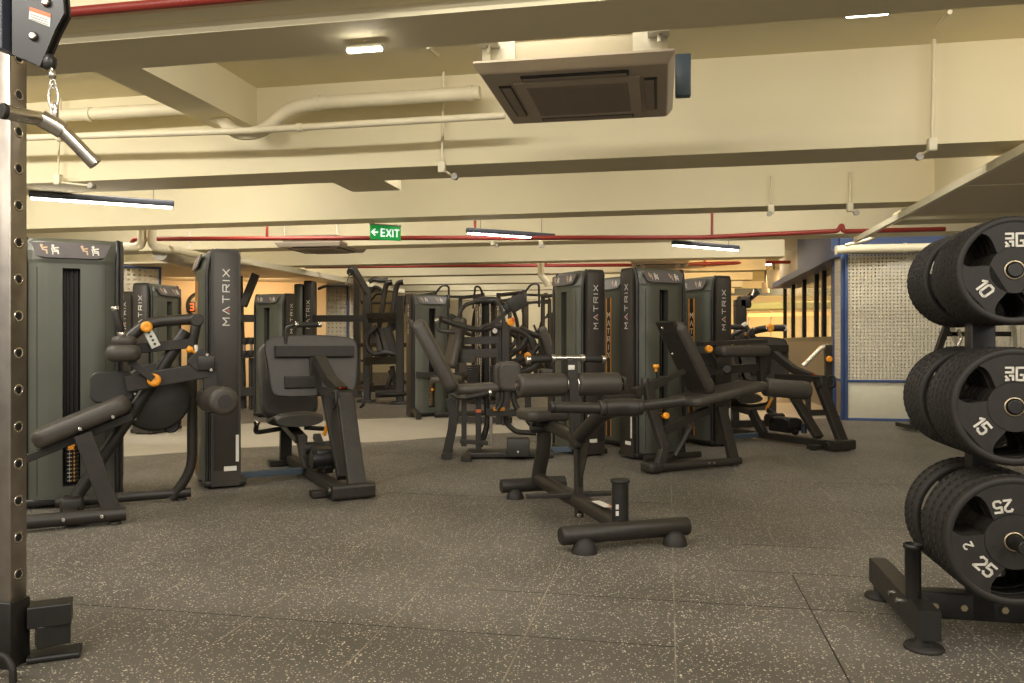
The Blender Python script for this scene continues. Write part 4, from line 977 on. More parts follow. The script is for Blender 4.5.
MB().bar(f.s(576.5, 447, .65), b2, .065, .05, up=Y1).build('upper_upright', 'frame', m4)
MB().box(f.s(571.5, 367.5, .655), (.042, .006, .03), bev=.002).build('size_label', 'sticker', m4)
cl = MB(); cl.box(f.s(579, 439, .64), (.10, .12, .10), bev=.015); cl.build('clamp', 'frame', m4)
bolts(m4, [f.s(579, 515, .58)], (0, -1, 0), .016)
zR = f.s(571, 384.5, .69)
roller('leg_roller', m4, (zR.x - .345, .69, zR.z), (zR.x - .038, .69, zR.z), .072); roller('leg_roller', m4, (zR.x + .038, .69, zR.z), (zR.x + .325, .69, zR.z), .072)
MB().cyl((zR.x - .36, .69, zR.z), (zR.x + .36, .69, zR.z), .016, seg=14).build('roller_axle', 'chrome', m4)
for x in (-.036, .036): MB().cyl((zR.x + x - .006, .69, zR.z), (zR.x + x + .006, .69, zR.z), .05, seg=24, e=.003).build('chrome_washer', 'chrome', m4)
MB().box((zR.x + .36, .69, zR.z), (.025, .05, .09), bev=.008).build('axle_end', 'frame', m4)
zH = f.s(568, 359, .70)
MB().tube([zH + V((-.25, 0, 0)), zH + V((-.08, 0, .005)), zH + V((.08, 0, .005)), zH + V((.25, 0, 0))], .0155, 14, .03).build('top_handlebar', 'chrome', m4)
grip('handle_grip', m4, zH + V((-.11, 0, .003)), zH + V((-.245, 0, -.003)), .0235); grip('handle_grip', m4, zH + V((.11, 0, .003)), zH + V((.225, 0, -.003)), .0235)
MB().box(f.s(570, 361, .69), (.05, .05, .04), bev=.01).build('handle_clamp', 'frame', m4)
jA = f.s(622, 408, .10)
MB().tube([(jA.x - .42, .10, jA.z + .015), (jA.x - .1, .10, jA.z)], .030, 16).build('lower_grip_tube', 'frame', m4)
MB().tube([(jA.x + .05, .10, jA.z), (jA.x + .38, .10, jA.z + .03)], .030, 16).build('lower_grip_tube', 'frame', m4)
for x in (-.12, .10): MB().cyl((jA.x + x - .02, .10, jA.z + .002), (jA.x + x + .02, .10, jA.z + .002), .045, seg=20, e=.008).build('collar', 'frame', m4)
MB().cyl((jA.x - .40, .10, jA.z + .0145), (jA.x - .424, .10, jA.z + .0155), .033, seg=18, e=.006).build('tube_plug', 'black', m4)
MB().tube([(jA.x - .11, .10, jA.z), (jA.x - .03, .105, jA.z + .002), (jA.x + .02, .11, jA.z + .002), (jA.x + .085, .10, jA.z)], .050, 20, .02).build('junction', 'frame', m4)
MB().tube([(jA.x + .0, .12, jA.z - .0), (jA.x - .03, .28, jA.z - .04), f.s(580, 436, .60)], .045, 18, .15).build('grip_arm', 'frame', m4)
wb = MB(); w0 = f.s(579, 444, .62)
wb.prism([(0, 0), (-.16, .03), (-.01, -.26)], mtx(w0, x=Y1, y=ZAX), .008); wb.build('gusset', 'frame', m4)
MB().tube([f.s(577, 438, .66), (0, 1.02, .53), (0, 1.28, .545)], .042, 18, .1).build('seat_beam', 'frame', m4)
pad('seat', m4, (-.02, 1.22, .605), X1, Y1, .31, .34, .075, .07, .03)
bk = MB(); bk.box((0, 1.24, .545), (.16, .12, .05), bev=.01); bk.cyl((-.11, 1.22, .51), (.10, 1.22, .51), .03, seg=16, e=.006); bk.build('seat_bracket', 'frame', m4)

# ================================================================== leg curl right of centre
f = Frame(1.13, 6.64, TH)
m5 = thing('leg_curl_machine', 'leg curl machine with tilted backrest in front of the widest central tower', 'gym machine', (f.o.x, f.o.y, 0), TH)
tower(m5, tower_at(f, 1.39, 7.566, TH), FRONT_ONLY)
fr = MB().tube([(0, 0, .045), (1.0, 0, .045)], .034, 14).build('front_rail', 'frame', m5); foot_pads(fr, [(.07, 0), (.93, 0)])
bolts(fr, [(.62, -.03, .05), (.68, -.03, .05)], (0, -1, 0), .011)
MB().box((.05, .02, .05), (.13, .16, .08), bev=.02).build('base_block', 'frame', m5)
rr = MB().tube([(.32, .48, .045), (.95, .48, .045)], .030, 14).build('rear_rail', 'frame', m5)
MB().bar((.12, .06, .05), (.62, .44, .05), .06, .05).build('base_brace', 'frame', m5)
MB().path([f.s(659, 466, .03), f.s(664, 449, .05), f.s(657, 424, .10), f.s(651, 408, .12), f.s(648, 383, .14)], .085, .06, up=Y1).build('rear_leg', 'frame', m5)
MB().bar(f.s(663, 431, .08), f.s(708, 410, .16), .06, .07).build('seat_beam', 'frame', m5)
MB().tube([f.s(675, 456, .2), f.s(695, 420, .2)], .022, 12).build('seat_strut', 'frame', m5)
MB().bar(f.s(721, 406, .08), f.s(734, 462, .02), .095, .05, up=Y1).build('front_leg', 'frame', m5)
sA, sB = f.s(688, 403, .10), f.s(763, 385, .10)
pad('seat', m5, (sA + sB) / 2 + V((0, .10, 0)), sB - sA, Y1, (sB - sA).length, .42, .08, .08, .035)
a_, b_ = f.s(670, 324, .22), f.s(703, 392, .22); d_ = b_ - a_
pad('backrest', m5, (a_ + b_) / 2 + V((.0, 0, 0)), Y1, -d_, .33, d_.length * 1.04, .105, .08, .045)
bp = MB().bar(a_ + V((-.055, 0, .02)), b_ + V((-.07, 0, .03)), .26, .03, up=V((1, 0, .5)), bev=.01).build('back_plate', 'frame', m5)
bolts(bp, [f.s(662, 328, .05), f.s(672, 354, .05)], (0, -1, 0), .013)
ad = MB(); ad.bar(f.s(634, 393, .18), f.s(664, 380, .18), .08, .075); ad.bar(f.s(660, 382, .18), f.s(684, 371, .18), .045, .045); ad.build('back_adjuster', 'frame', m5)
MB().cyl(f.s(645, 389, .16), f.s(645, 378, .16), .035, seg=18, e=.008).build('pivot_cap', 'frame', m5)
MB().bar(f.s(604, 398, .18), f.s(640, 396, .18), .05, .04).build('rear_bar', 'frame', m5)
kk = knob('pop_pin', m5, f.s(656, 368, .16), (0, 0, 1), .026, .03); MB().cyl(f.s(657.5, 378, .16), f.s(656, 368, .16), .010, seg=10).build('pin_stem', 'black', kk)
knob('pull_knob', m5, f.s(665, 416, .05), (0, -1, .2), .028, .03)
pad('lap_pad', m5, f.s(741, 351, .34), X1, Y1, .60, .20, .105, .04, .04)
MB().bar(f.s(700, 344, .40), f.s(764, 341, .40), .10, .04).build('pad_plate', 'frame', m5)
MB().tube([f.s(708, 349, .32), f.s(716, 360, .32), f.s(718, 368, .34)], .016, 10, .05).build('knob_stem', 'frame', m5)
knob('pull_knob', m5, f.s(708, 349, .24), (-.3, -1, 0), .034, .04)
la = MB(); la.bar(f.s(695, 372, .42), f.s(762, 367, .42), .07, .08); la.cyl(f.s(727, 369, .36), f.s(727, 369, .50), .044, seg=20, e=.01); la.build('lever_arm', 'frame', m5)
MB().box(f.s(706, 362, .46), (.26, .05, .17), bev=.02).build('arm_shield', 'plastic', m5)
MB().bar(f.s(760, 352, .40), f.s(762, 385, .40), .07, .06, up=Y1).build('roller_hanger', 'frame', m5)
roller('ankle_roller', m5, f.s(764, 387, .36), f.s(809, 391, .22), .088)

# ================================================================== leg press at right: a copy
m6 = dup(m2, (3.26, 8.04, 0), TH, 'leg press machine standing behind the leg curl, near the mesh partition')
for c in kids(m6):          # its tower stands a little farther to the left
    if c.name.split('.')[0] in ('base_plate', 'side_column', 'front_shroud', 'rear_shroud', 'front_head', 'rear_head', 'slot_back', 'flat_front', 'rear_trim'):
        c.location = V(c.location) + V((-.09, -.02, 0))

m2.location.x -= .035
# ================================================================== background equipment
def tower_thing(label, X, Y, yaw, skip=()):
    t = thing('tower_machine', label, 'gym machine', (X, Y, 0), yaw); tower(t, Matrix.Identity(4), skip); return t
def tower_corner(px, Y, yaw, s=-1):
    p = at(px, 341, Y); return p.x - s * .30 * math.cos(yaw), p.y - s * .30 * math.sin(yaw)
plain = FRONT_ONLY + ('warning_labelL', 'warning_labelR', 'maker_plateL', 'maker_plateR')
x, y = tower_corner(148, 9.4, math.radians(78)); tower_thing('slim looking tower machine behind the far left tower, lettered side towards us', x, y, math.radians(78), plain)
x, y = tower_corner(131, 11.0, math.radians(78)); tower_thing('dark tower almost hidden behind the far left tower', x, y, math.radians(78), plain)
x, y = tower_corner(255, 11.7, math.radians(-27)); tower_thing('green tower with orange icon placard behind the slim left tower', x, y, math.radians(-27), plain)
t6 = tower_thing('tower with orange edged stripe squeezed between the two central towers', 1.27, 8.59, TH + PI / 2, REAR_ONLY)

# tower machine with splayed feet in the middle distance
x, y = tower_corner(411, 11.6, TH); tf = Frame(x, y, TH)
t = tower_thing('tower machine with splayed feet in the middle distance left of centre', x, y, TH, plain)
for sx in (-1, 1): MB().tube([(sx * .26, -.02, .10), (sx * .30, -.25, .07), (sx * .34, -.42, .04)], .045, 12, .1).build('splayed_foot', 'frame', t)
MB().tube([(-.05, -.30, .05), (.85, -.30, .05)], .04, 12).build('base_rail', 'frame', t)
MB().bar((-.25, -.08, .62), (.45, -.20, .60), .07, .08).build('guard_rail', 'frame', t)
MB().tube([(.32, -.2, .06), (.36, -.2, .4), (.30, -.18, .62)], .035, 12, .1).build('rail_leg', 'frame', t)

def local(Y0, px0):
    """base point on the floor under pixel column px0 at distance Y0; returns (origin, function to local points)"""
    o = V(((px0 - CX) / F * Y0, Y0, 0)); return o, (lambda px, py, dY=0.0: at(px, py, Y0 + dY) - o)

# cable station with a sloping top arm
o, L = local(14.6, 378)
cs = thing('cable_station', 'black cable station with sloping top arm and many crossbars left of centre', 'gym machine', o)
post = lambda px, y0, y1, dY, w=.13: MB().bar(L(px, y0, dY), V((L(px, y0, dY).x, dY, 0)), w, w, up=Y1, bev=.012).build('post', 'frame', cs)
for px, y0, dY in ((367, 288, 0), (357, 276, 1.3), (400, 296, -.5), (411, 300, .9)): post(px, y0, 0, dY)
for px, dY in ((367, 0), (357, 1.3), (400, -.5)): q = L(px, 341, dY); MB().box((q.x, dY, .02), (.30, .34, .04), bev=.01).build('foot_plate', 'frame', cs)
MB().bar(L(367.5, 293, 0), L(350, 264, -.2), .12, .12, bev=.012).build('top_arm', 'frame', cs)
MB().cyl(L(350.5, 272, -.28), L(350.5, 272, -.12), .07, seg=20, e=.01).build('pulley', 'black', cs)
for (x0, y0, d0, x1, y1, d1, wd) in ((314, 318.5, .0, 366, 318.5, 0, .12), (367, 316, 0, 402, 315, -.5, .10), (367, 321, 0, 402, 320, -.5, .07), (367, 361, 0, 400, 360, -.5, .14), (357, 389, .6, 400, 388, -.5, .12), (357, 345, 1.3, 411, 345, .9, .08)):
    MB().bar(L(x0, y0, d0), L(x1, y1, d1), wd, wd).build('crossbar', 'frame', cs)
for x0 in (382, 393):
    MB().tube([L(x0 + 10, 282, .3), L(x0 + 5, 283, .3), L(x0 + 2.5, 291, .3), L(x0 - .5, 315, .3), L(x0 - 4, 331, .3)], .05, 12, .14).build('curved_handle', 'frame', cs)
MB().tube([L(369, 282, .5), L(374, 279, .5), L(380, 281, .5), L(388, 280, .5)], .045, 10, .1).build('grip_bar', 'frame', cs)
MB().tube([L(370, 293, .3), L(375, 286, .3), L(381, 290, .3)], .035, 10, .1).build('grip_bar', 'frame', cs)
MB().bar(L(372, 341, -.3), L(397, 324, -.2), .11, .13).build('press_arm', 'frame', cs)
MB().tube([L(377, 327, -.4), L(367, 336, -.4), L(366, 347, -.4), L(374, 355, -.4), L(384, 352, -.4), L(398, 355, -.4)], .05, 12, .3).build('curved_arm', 'frame', cs)
for k, (px, py) in enumerate(((379, 343), (383, 341), (390, 340))):
    c = L(px, py, -.3); MB().bar(c + V((-.05, 0, .22)), c + V((.08, 0, -.26)), .16, .07, up=Y1, bev=.03).build('arm_pad', 'vinyl', cs)
MB().cyl(L(393, 392, -.4), L(393, 395, -.4) + V((.0, 0, -.0)) , .28, seg=28, e=.02).build('weight_disc', 'rubber', cs)
MB().bar(L(377, 394, -.4), L(400, 393, -.5), .16, .13, bev=.03).build('foot_box', 'frame', cs)
for (x0, y0, x1, y1) in ((387, 388, 393, 372), (390, 370, 397, 385), (392, 366, 394, 378)):
    MB().tube([L(x0, y0, -.3), L(x1, y1, -.3)], .045, 10).build('lever', 'frame', cs)
# slim column of the cable station, pulldown bar
q = L(305.5, 281, .1); m = MB(); m.box((q.x + .09, .1, q.z / 2), (.17, .34, q.z), bev=.03); cc = m.build('lettered_column', 'column', cs)
lm = mtx((q.x + .09, -.072, q.z - .62), x=(0, 0, 1), y=(-1, 0, 0)); lt = MB(); word(lt, 'MATRIX', lm, .06, .17, .6, .003, 1.1); lt.build('lettering', 'white_ink', cc)
q = L(300, 281, .1); MB().box((q.x + .01, .1, q.z / 2 - .03), (.16, .36, q.z - .06), bev=.04).build('column_shroud', 'shroud', cs)
pb = at(332, 286, 14.2); t = thing('pulldown_bar', 'long black pulldown bar hanging left of the cable station arm', 'bar', pb)
LB = lambda px, py: at(px, py, 14.2) - pb
MB().tube([LB(318, 289), LB(325, 286), LB(349, 285.5)], .026, 10, .1).build('bar_tube', 'frame', t); MB().cyl(LB(346, 285.5), LB(350, 273), .012, seg=8).build('cable', 'cable', t)
# dark frame with diagonal strut right of the slim tower
o, L = local(13.0, 248)
t = thing('power_rack', 'dark rack with a diagonal strut between the slim tower and the green tower', 'rack', o)
MB().bar(L(256, 274), L(243, 306), .11, .11, up=Y1).build('diagonal_strut', 'frame', t)
MB().bar(L(236, 318.5), L(258, 318.5), .10, .12).build('crossbar', 'frame', t)
MB().bar(L(236, 392), L(262, 391), .14, .14).build('base_beam', 'frame', t)
for px in (250.5, 254): MB().bar(L(px, 358), V((L(px, 358).x, 0, .0)), .05, .05, up=Y1).build('post', 'frame', t)
p = L(238, 275); MB().bar(L(238, 276, .2), V((p.x, .2, 0)), .12, .12, up=Y1).build('post', 'frame', t)
MB().bar(L(242, 357), L(262, 355), .3, .05).build('shelf', 'frame', t)
for i, (px, py) in enumerate(((244.3, 343.2), (251.2, 343.0))):
    c = at(px, py, 12.9); k = thing('kettlebell' if i > 1 else 'dumbbell', ['upright black dumbbell on the rack behind the slim tower, left one', 'upright black dumbbell on the rack behind the slim tower, right one', 'dark kettlebell on the rack shelf behind slim tower, left one', 'grey kettlebell on the rack shelf behind slim tower, right one'][i], 'weight', c)
    if i < 2:
        MB().cyl((0, 0, -.02), (0, 0, .09), .07, seg=18, e=.012).build('head', 'rubber', k); MB().cyl((0, 0, -.13), (0, 0, -.02), .022, seg=12).build('handle', 'chrome', k); MB().cyl((0, 0, -.22), (0, 0, -.12), .07, seg=18, e=.012).build('head', 'rubber', k)
    else:
        MB().lathe([(.03, -.10), (.09, -.05), (.10, .02), (.06, .09), (.02, .11)], Matrix.Identity(4), 18).build('ball', 'rubber', k); MB().tube([(-.05, 0, .08), (-.05, 0, .17), (.05, 0, .17), (.05, 0, .08)], .016, 8, .04).build('handle', 'frame', k)
# press machine with a tilted box head
o, L = local(10.6, 500)
pm = thing('press_machine', 'press machine with tilted box head and long arm behind the thigh machine', 'gym machine', o)
for px, dY, w in ((499, 0, .085), (506, -.1, .10)): MB().bar(L(px, 322, dY), V((L(px, 322, dY).x, dY, 0)), w, w, up=Y1, bev=.012).build('post', 'frame', pm)
MB().box(L(502, 326), (.17, .14, .10), bev=.02).build('post_cap', 'frame', pm)
MB().box((0, 0, 0), (.24, .19, .19), mtx(L(517, 303), x=(.86, 0, .5), z=(-.5, 0, .86)), .012).build('box_head', 'plastic', pm)
MB().box((0, 0, 0), (.11, .15, .12), mtx(L(508, 308), x=(.86, 0, .5), z=(-.5, 0, .86)), .012).build('head_mount', 'black', pm)
MB().path([L(493, 324), L(501, 317), L(511, 308)], .06, .05, up=Y1).build('head_arm', 'frame', pm)
MB().tube([L(438, 318, -.2), L(446, 321, -.2), L(478, 331, -.1), L(500, 325, 0)], .040, 12, .2).build('long_arm', 'frame', pm)
MB().tube([L(480, 330, -.1), L(484, 326, -.1), L(498, 324, 0)], .030, 12, .1).build('link_arm', 'frame', pm)
hb = MB().tube([L(440, 316, -.3), L(437, 331, -.3), L(455, 332, -.3)], .028, 12, .08).build('handle_tube', 'frame', pm); MB().cyl(L(435, 321, -.3), L(439, 320, -.3), .035, seg=14).build('chrome_tip', 'chrome', hb)
MB().cyl(L(495, 331, -.1), L(495, 331, -.16), .035, seg=18, e=.006).build('pivot_cap', 'chrome', pm)
a_, b_ = L(462, 318, .1), L(448, 368, .1); d_ = b_ - a_
pad('backrest', pm, (a_ + b_) / 2, V((.5, -.86, 0)), -d_, .30, d_.length, .10, .06, .04, 'vinyl')
pad('seat', pm, L(446, 379, .0), X1, Y1, .40, .38, .09, .06, .035)
for (x0, y0, x1, y1, w) in ((457, 341, 499, 340, .10), (455, 354, 499, 353, .12), (455, 359.5, 476, 360, .08)): MB().bar(L(x0, y0, .1), L(x1, y1, 0), w, w).build('crossbar', 'frame', pm)
MB().bar(V((L(450, 341).x, .1, .06)), V((L(512, 341).x, 0, .06)), .10, .08).build('base_rail', 'frame', pm)
MB().bar(L(450, 375, .1), V((L(452, 341).x, .1, .05)), .08, .06, up=Y1).build('seat_post', 'frame', pm)
knob('pull_knob', pm, L(511, 322, -.15), (0, -1, 0), .05, .04); MB().cyl(L(513, 317.5, -.2), L(513.5, 321.5, -.2), .02, seg=10).build('knob_band', 'redorange', pm)
# round topped multi station
o, L = local(14.4, 488)
ms = thing('multi_station', 'round topped multi station with bright guide rods behind the press machine', 'gym machine', o)
zt = L(487, 299).z; r = .27
MB().lathe([(r * .6, zt - .10), (r, zt - .09), (r * 1.02, zt - .04), (r * .95, zt), (r * .5, zt + .035), (.02, zt + .045)], Matrix.Identity(4), 32).build('domed_top', 'plastic', ms)
MB().lathe([(r * .55, .08), (r * .55, zt - .09)], Matrix.Identity(4), 24).build('core', 'black', ms)
for k in range(8): a = PI * 2 * k / 8 + .2; MB().cyl((r * .8 * math.cos(a), r * .8 * math.sin(a), .06), (r * .8 * math.cos(a), r * .8 * math.sin(a), zt - .08), .016, seg=8).build('guide_rod', 'chrome', ms)
for k in range(4):
    a = PI / 2 * k + .5; d = V((math.cos(a), math.sin(a), 0))
    MB().tube([d * .2 + V((0, 0, zt - .05)), d * .50 + V((0, 0, zt - .12)), d * .62 + V((0, 0, zt - .45)), d * .6 + V((0, 0, .05))], .035, 12, .2).build('corner_tube', 'frame', ms)
    st = MB(); [st.box(d * .30 + V((0, 0, .14 + j * .04)), (.20, .12, .034), bev=.004) for j in range(14)]; st.build('weight_stack', 'frame', ms)
    pad('seat', ms, d * .95 + V((0, 0, .45)), V((-d.y, d.x, 0)), d, .32, .34, .09, .06, .035); MB().bar(d * .3 + V((0, 0, .32)), d * .95 + V((0, 0, .40)), .07, .06).build('seat_arm', 'frame', ms)
MB().lathe([(.42, 0), (.42, .06), (.36, .08), (.02, .08)], Matrix.Identity(4), 28).build('base', 'frame', ms)
# machine with curved arms and a tilted backrest
o, L = local(11.3, 532)
am = thing('arm_machine', 'machine with tilted backrest and curved arms left of the central towers', 'gym machine', o)
a_, b_ = L(541, 327), L(555, 368); d_ = b_ - a_
pad('backrest', am, (a_ + b_) / 2, Y1, -d_, .40, d_.length, .13, .07, .045); MB().bar(a_ + V((-.10, 0, .03)), b_ + V((-.09, 0, .03)), .3, .02, up=V((1, 0, .5))).build('back_plate', 'frame', am)
for pts, r_ in (([(511, 329), (521, 331), (531, 339), (534, 352), (530, 366)], .045), ([(520, 327), (530, 333), (540, 336)], .035), ([(512, 352), (522, 348), (527, 338), (529, 330)], .040), ([(513, 362), (524, 358), (534, 351), (538, 346)], .045), ([(520, 372), (532, 369), (540, 362)], .05)):
    MB().tube([L(x, y, -.15) for x, y in pts], r_, 12, .3).build('curved_arm', 'frame', am)
MB().bar(L(541, 335, .1), L(547, 357, .1), .05, .05, up=Y1).build('back_post', 'galv', am)
pad('seat', am, L(555, 372, -.05), X1, Y1, .46, .40, .09, .07, .035)
for px in (528, 551): MB().bar(L(px, 368), V((L(px, 368).x, 0, .04)), .09, .07, up=Y1).build('leg', 'frame', am)
MB().bar(V((L(520, 341).x, 0, .04)), V((L(566, 341).x, .1, .04)), .09, .07).build('base_rail', 'frame', am)
knob('pull_knob', am, L(528, 356, -.2), (-.3, -1, 0), .05, .04)

am_far = am
# far power racks
def rack(px, Y, h=2.15, w=1.1, d=1.2, yaw=TH, label='', first=None):
    o = V(((px - CX) / F * Y, Y, 0))
    if first: return dup(first, o, yaw, label)
    t = thing('power_rack', label, 'rack', o, yaw, 'distant black racks')
    for x in (-w / 2, w / 2):
        for yy in (0, d): MB().box((x, yy, h / 2), (.075, .075, h), bev=.008).build('post', 'frame', t)
        MB().box((x, d / 2, .05), (.075, d + .3, .08), bev=.01).build('base_rail', 'frame', t); MB().box((x, d / 2, h - .05), (.07, d, .07), bev=.008).build('top_rail', 'frame', t)
        MB().tube([(x, -.02, h - .05), (x * .8, -.10, h + .12), (x * .55, -.16, h + .12), (x * .5, -.12, h - .35)], .022, 10, .12).build('curved_handle', 'frame', t)
        MB().bar((x, -.05, 1.05), (x, -.20, 1.05), .05, .06).build('safety_arm', 'frame', t)
    MB().bar((-w / 2, 0, h - .1), (w / 2, 0, h - .1), .05, .05).build('pull_up_bar', 'frame', t); MB().bar((-w / 2, d, .6), (w / 2, d, .6), .06, .06).build('crossbar', 'frame', t)
    return t
r0 = rack(459, 17.0, label='distant black rack with curved handles left of the round topped station')
rack(530, 19.5, label='distant black rack seen right of the tilted box head', first=r0)
rack(548, 16.5, label='distant black rack just left of the central towers', first=r0)
rack(392, 20.0, label='distant black rack behind the cable station', first=r0)
# distant benches fill the middle
def bench(px, Y, yaw, label, first=None):
    o = V(((px - CX) / F * Y, Y, 0))
    if first: return dup(first, o, yaw, label)
    t = thing('exercise_bench', label, 'bench', o, yaw)
    pad('seat', t, (0, -.25, .45), X1, Y1, .28, .42, .07, .05, .03); pad('backrest', t, (0, .38, .72), X1, (0, .62, .78), .28, .85, .07, .06, .03)
    MB().bar((0, -.45, .38), (0, .55, .38), .07, .06).build('spine', 'frame', t); MB().bar((0, .22, .38), (0, .50, .76), .05, .05, up=X1).build('back_support', 'frame', t)
    for yy, ww in ((-.5, .40), (.62, .55)): MB().bar((-ww / 2, yy, .04), (ww / 2, yy, .04), .06, .06).build('foot_bar', 'frame', t); MB().bar((0, yy, .05), (0, yy * .85, .38), .06, .06, up=X1).build('leg', 'frame', t)
    return t
b0 = bench(466, 17.0, TH, 'distant incline bench left of the round topped station')

# machine behind the right leg press: white tipped handles and orange knobs
o, L = local(10.2, 752)
am = thing('arm_machine', 'machine with white tipped handles and orange knobs behind the right leg press', 'gym machine', o)
MB().tube([L(735, 352), L(742, 338), L(753, 331), L(768, 328), L(786, 328)], .045, 14, .2).build('swing_arm', 'frame', am)
knob('pull_knob', am, L(769.5, 328, -.06), (0, -1, 0), .052, .04); knob('pull_knob', am, L(748, 334, -.1), (.4, -1, .2), .04, .04)
for pts in (([(725, 327), (744, 327)]), ([(745, 326), (755, 339)])):
    p0, p1 = L(*pts[0], -.2), L(*pts[1], -.2); g = MB().cyl(p0, p1, .032, seg=16, e=.005).build('handle', 'rubber', am); d = (p0 - p1).normalized()
    MB().cyl(p0, p0 + d * .04, .040, seg=16, e=.008).build('white_tip', 'sticker', g)
MB().tube([L(724, 352), L(724, 340), L(728, 330)], .04, 12, .1).build('handle_post', 'frame', am)
MB().tube([L(736, 344), L(731, 336), L(741, 331)], .03, 12, .1).build('link_arm', 'frame', am)
MB().cyl(L(785, 328, -.04), L(785, 328, .04), .03, seg=14).build('arm_end', 'chrome', am)
for px in (735, 772): MB().bar(L(px, 345), V((L(px, 345).x, 0, .03)), .09, .09, up=Y1, bev=.01).build('post', 'frame', am)
MB().bar(V((L(725, 341).x, 0, .05)), V((L(790, 341).x, .2, .05)), .10, .08).build('base_rail', 'frame', am)
pad('seat', am, L(748, 373, .1), X1, Y1, .42, .42, .09, .07, .035)
# tall thing with a tilted head far right
o, L = local(13.0, 741)
t = thing('press_machine', 'dark press machine with tilted arm right of the rightmost tower', 'gym machine', o)
MB().bar(L(740, 300), V((L(740, 300).x, 0, .02)), .17, .2, up=Y1, bev=.02).build('post', 'frame', t); MB().bar(L(736, 308), L(757, 291), .10, .12).build('press_arm', 'frame', t); MB().box(L(744, 302), (.2, .2, .2), bev=.03).build('box_head', 'plastic', t)
MB().bar(V((-.3, 0, .04)), V((.35, 0, .04)), .5, .06).build('base', 'frame', t); MB().cyl(L(752, 296, -.1), L(754, 290, -.1), .03, seg=12).build('arm_tip', 'chrome', t)
# low machine between leg press and mesh, bench behind the plate tree
o, L = local(11.8, 818)
t = thing('rowing_machine', 'low dark machine with slanted pale tube left of the mesh partition', 'gym machine', o)
MB().tube([L(803, 366), L(822, 347), L(828, 346)], .035, 12, .06).build('slanted_tube', 'galv', t); MB().bar(V((L(800, 341).x, 0, .05)), V((L(832, 341).x, .1, .05)), .09, .08).build('base_rail', 'frame', t)
MB().bar(L(828, 345), V((L(829, 345).x, 0, .05)), .10, .08, up=Y1).build('post', 'frame', t); pad('seat', t, L(808, 378), X1, Y1, .3, .3, .08, .06, .03); MB().bar(L(808, 380), V((L(808, 341).x, 0, .05)), .07, .06, up=Y1).build('seat_post', 'frame', t)
knob('pull_knob', t, L(829, 359, -.06), (0, -1, 0), .045, .04)
o, L = local(9.9, 950)
t = thing('utility_bench', 'black and silver utility bench standing behind the plate tree', 'bench', o)
MB().bar(L(948, 322), L(912, 424), .075, .06, up=Y1).build('black_leg', 'frame', t); MB().bar(L(949, 324), L(990, 424), .06, .05, up=Y1).build('silver_leg', 'galv', t)
MB().bar(L(947, 334), L(1010, 334), .05, .06).build('crossbar', 'frame', t); MB().bar(L(905, 426), L(915, 426), .5, .05).build('foot', 'black', t); MB().bar(L(985, 426), L(995, 426), .5, .05).build('foot', 'black', t)
pad('bench_pad', t, L(985, 322), X1, Y1, .9, .28, .08, .06, .03); MB().bar(L(1012, 326), L(1022, 424), .06, .05, up=Y1).build('silver_leg', 'galv', t)
MB().tube([L(958, 330, -.15), L(962, 338, -.15), L(958, 346, -.15)], .02, 10, .05).build('hook', 'chrome', t)

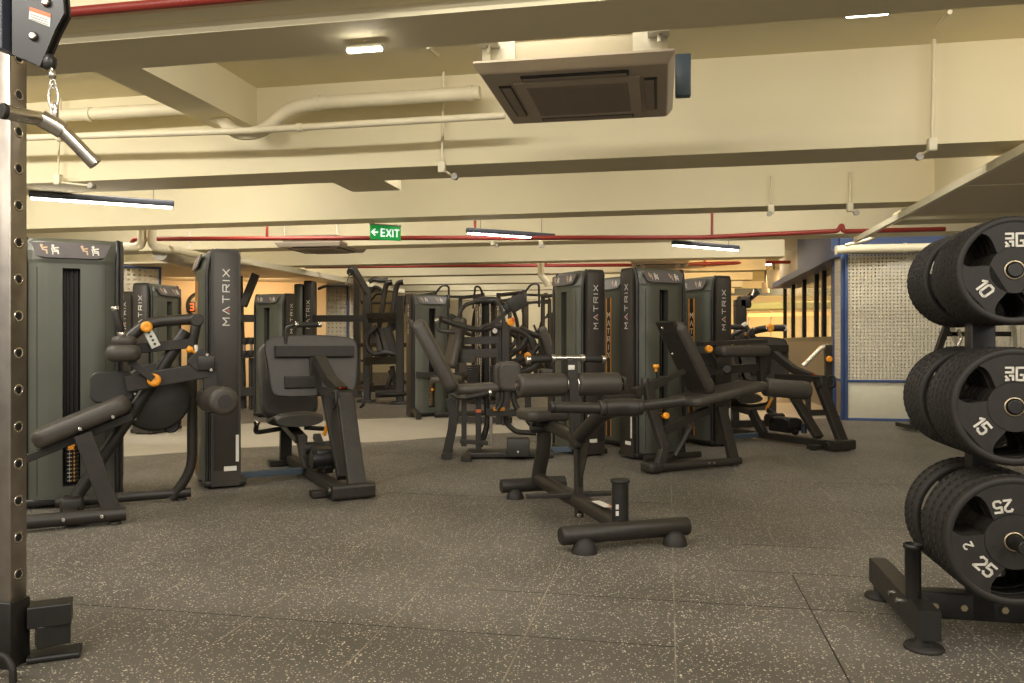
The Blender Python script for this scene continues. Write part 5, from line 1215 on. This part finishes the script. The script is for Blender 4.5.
# round emblem on the apricot wall
c = at(201, 306, 15.55); t = thing('wall_emblem', 'round black wall emblem with red and white marks on the apricot wall', 'emblem', c, math.radians(5))
mb = MB(); R = [[V((rr * math.cos(2 * PI * k / 40), yy, rr * math.sin(2 * PI * k / 40))) for k in range(40)] for rr, yy in ((.22, -.03), (.28, -.03), (.28, .03), (.22, .03), (.22, -.03))]
mb.rings(R, True, False).build('ring', 'black', t)
MB().box((0, -.01, -.02), (.54, .05, .20), bev=.01).build('band', 'black', t)
lt = MB(); lt.stroke([[(-.19, .06), (-.13, .06), (-.13, -.06), (-.19, -.06)], [(-.18, 0), (-.13, 0)]], mtx((0, -.037, -.02), x=(1, 0, 0), y=(0, 0, 1)), .026, .004); lt.build('red_mark', 'redorange', t)
lt = MB(); lt.stroke([[(-.08, .06), (.0, -.06)], [(-.08, -.06), (.0, .06)], [(.06, .06), (.06, -.06), (.13, -.06)]], mtx((0, -.037, -.02), x=(1, 0, 0), y=(0, 0, 1)), .022, .004); lt.build('white_mark', 'white_ink', t)
# small white ceiling lamps far right and counter with an orange strip
for i, (px, py, Y) in enumerate(((757, 264, 17.5), (733, 262, 17.6))):
    if i: continue
    p = at(px, py, Y); t = thing('ceiling_lamp', 'small white cross shaped lamp on the apricot lit ceiling at right', 'lamp', p)
    MB().box((0, 0, 0), (.62, .09, .05), bev=.02).build('lamp_bar', 'lamp', t); MB().cyl((.05, 0, 0), (.05, 0, .30), .03, seg=12).build('stem', 'white_trim', t)
o, L = local(23.5, 780)
t = thing('reception_counter', 'far counter with green canopy and glowing orange strip at right', 'counter', o)
MB().bar(L(742, 307), L(828, 305), .5, .22, bev=.05).build('canopy', mat('dull green canvas', (.22, .27, .16), .6), t); MB().bar(L(748, 315.5, -.2), L(828, 313.5, -.2), .06, .10).build('glowing_strip', mat('glowing orange strip', (.9, .4, .15), .5, emit=(1, .35, .10), estr=1.6), t)
MB().bar(V((L(742, 341).x, 0, .5)), V((L(828, 341).x, 0, .5)), .5, .98, bev=.02).build('counter_body', 'frame', t)
for px in (748, 770, 800, 826): q = L(px, 306); MB().cyl((q.x, -.1, .9), (q.x, -.1, q.z), .03, seg=10).build('post', 'galv', t)
sbuild(MB().bar(at(725, 292, 24.6), at(842, 292, 24.6), .10, .22), 'trim_1', 'grey_blue')

# more of the same machines deep in the hall
dup(am_far, at(515, 341.5, 15.6).xy.to_3d(), .6, 'distant machine with curved arms right of the round topped station')
dup(pm, at(462, 341.5, 18.6).xy.to_3d(), PI + .4, 'very distant press machine left of the round topped station')
dup(am_far, at(538, 341.5, 18.4).xy.to_3d(), -.5, 'very distant curved arm machine just left of the central towers')
dup(ms, at(556, 341.5, 22.0).xy.to_3d(), .3, 'very distant round topped station beside the central towers')
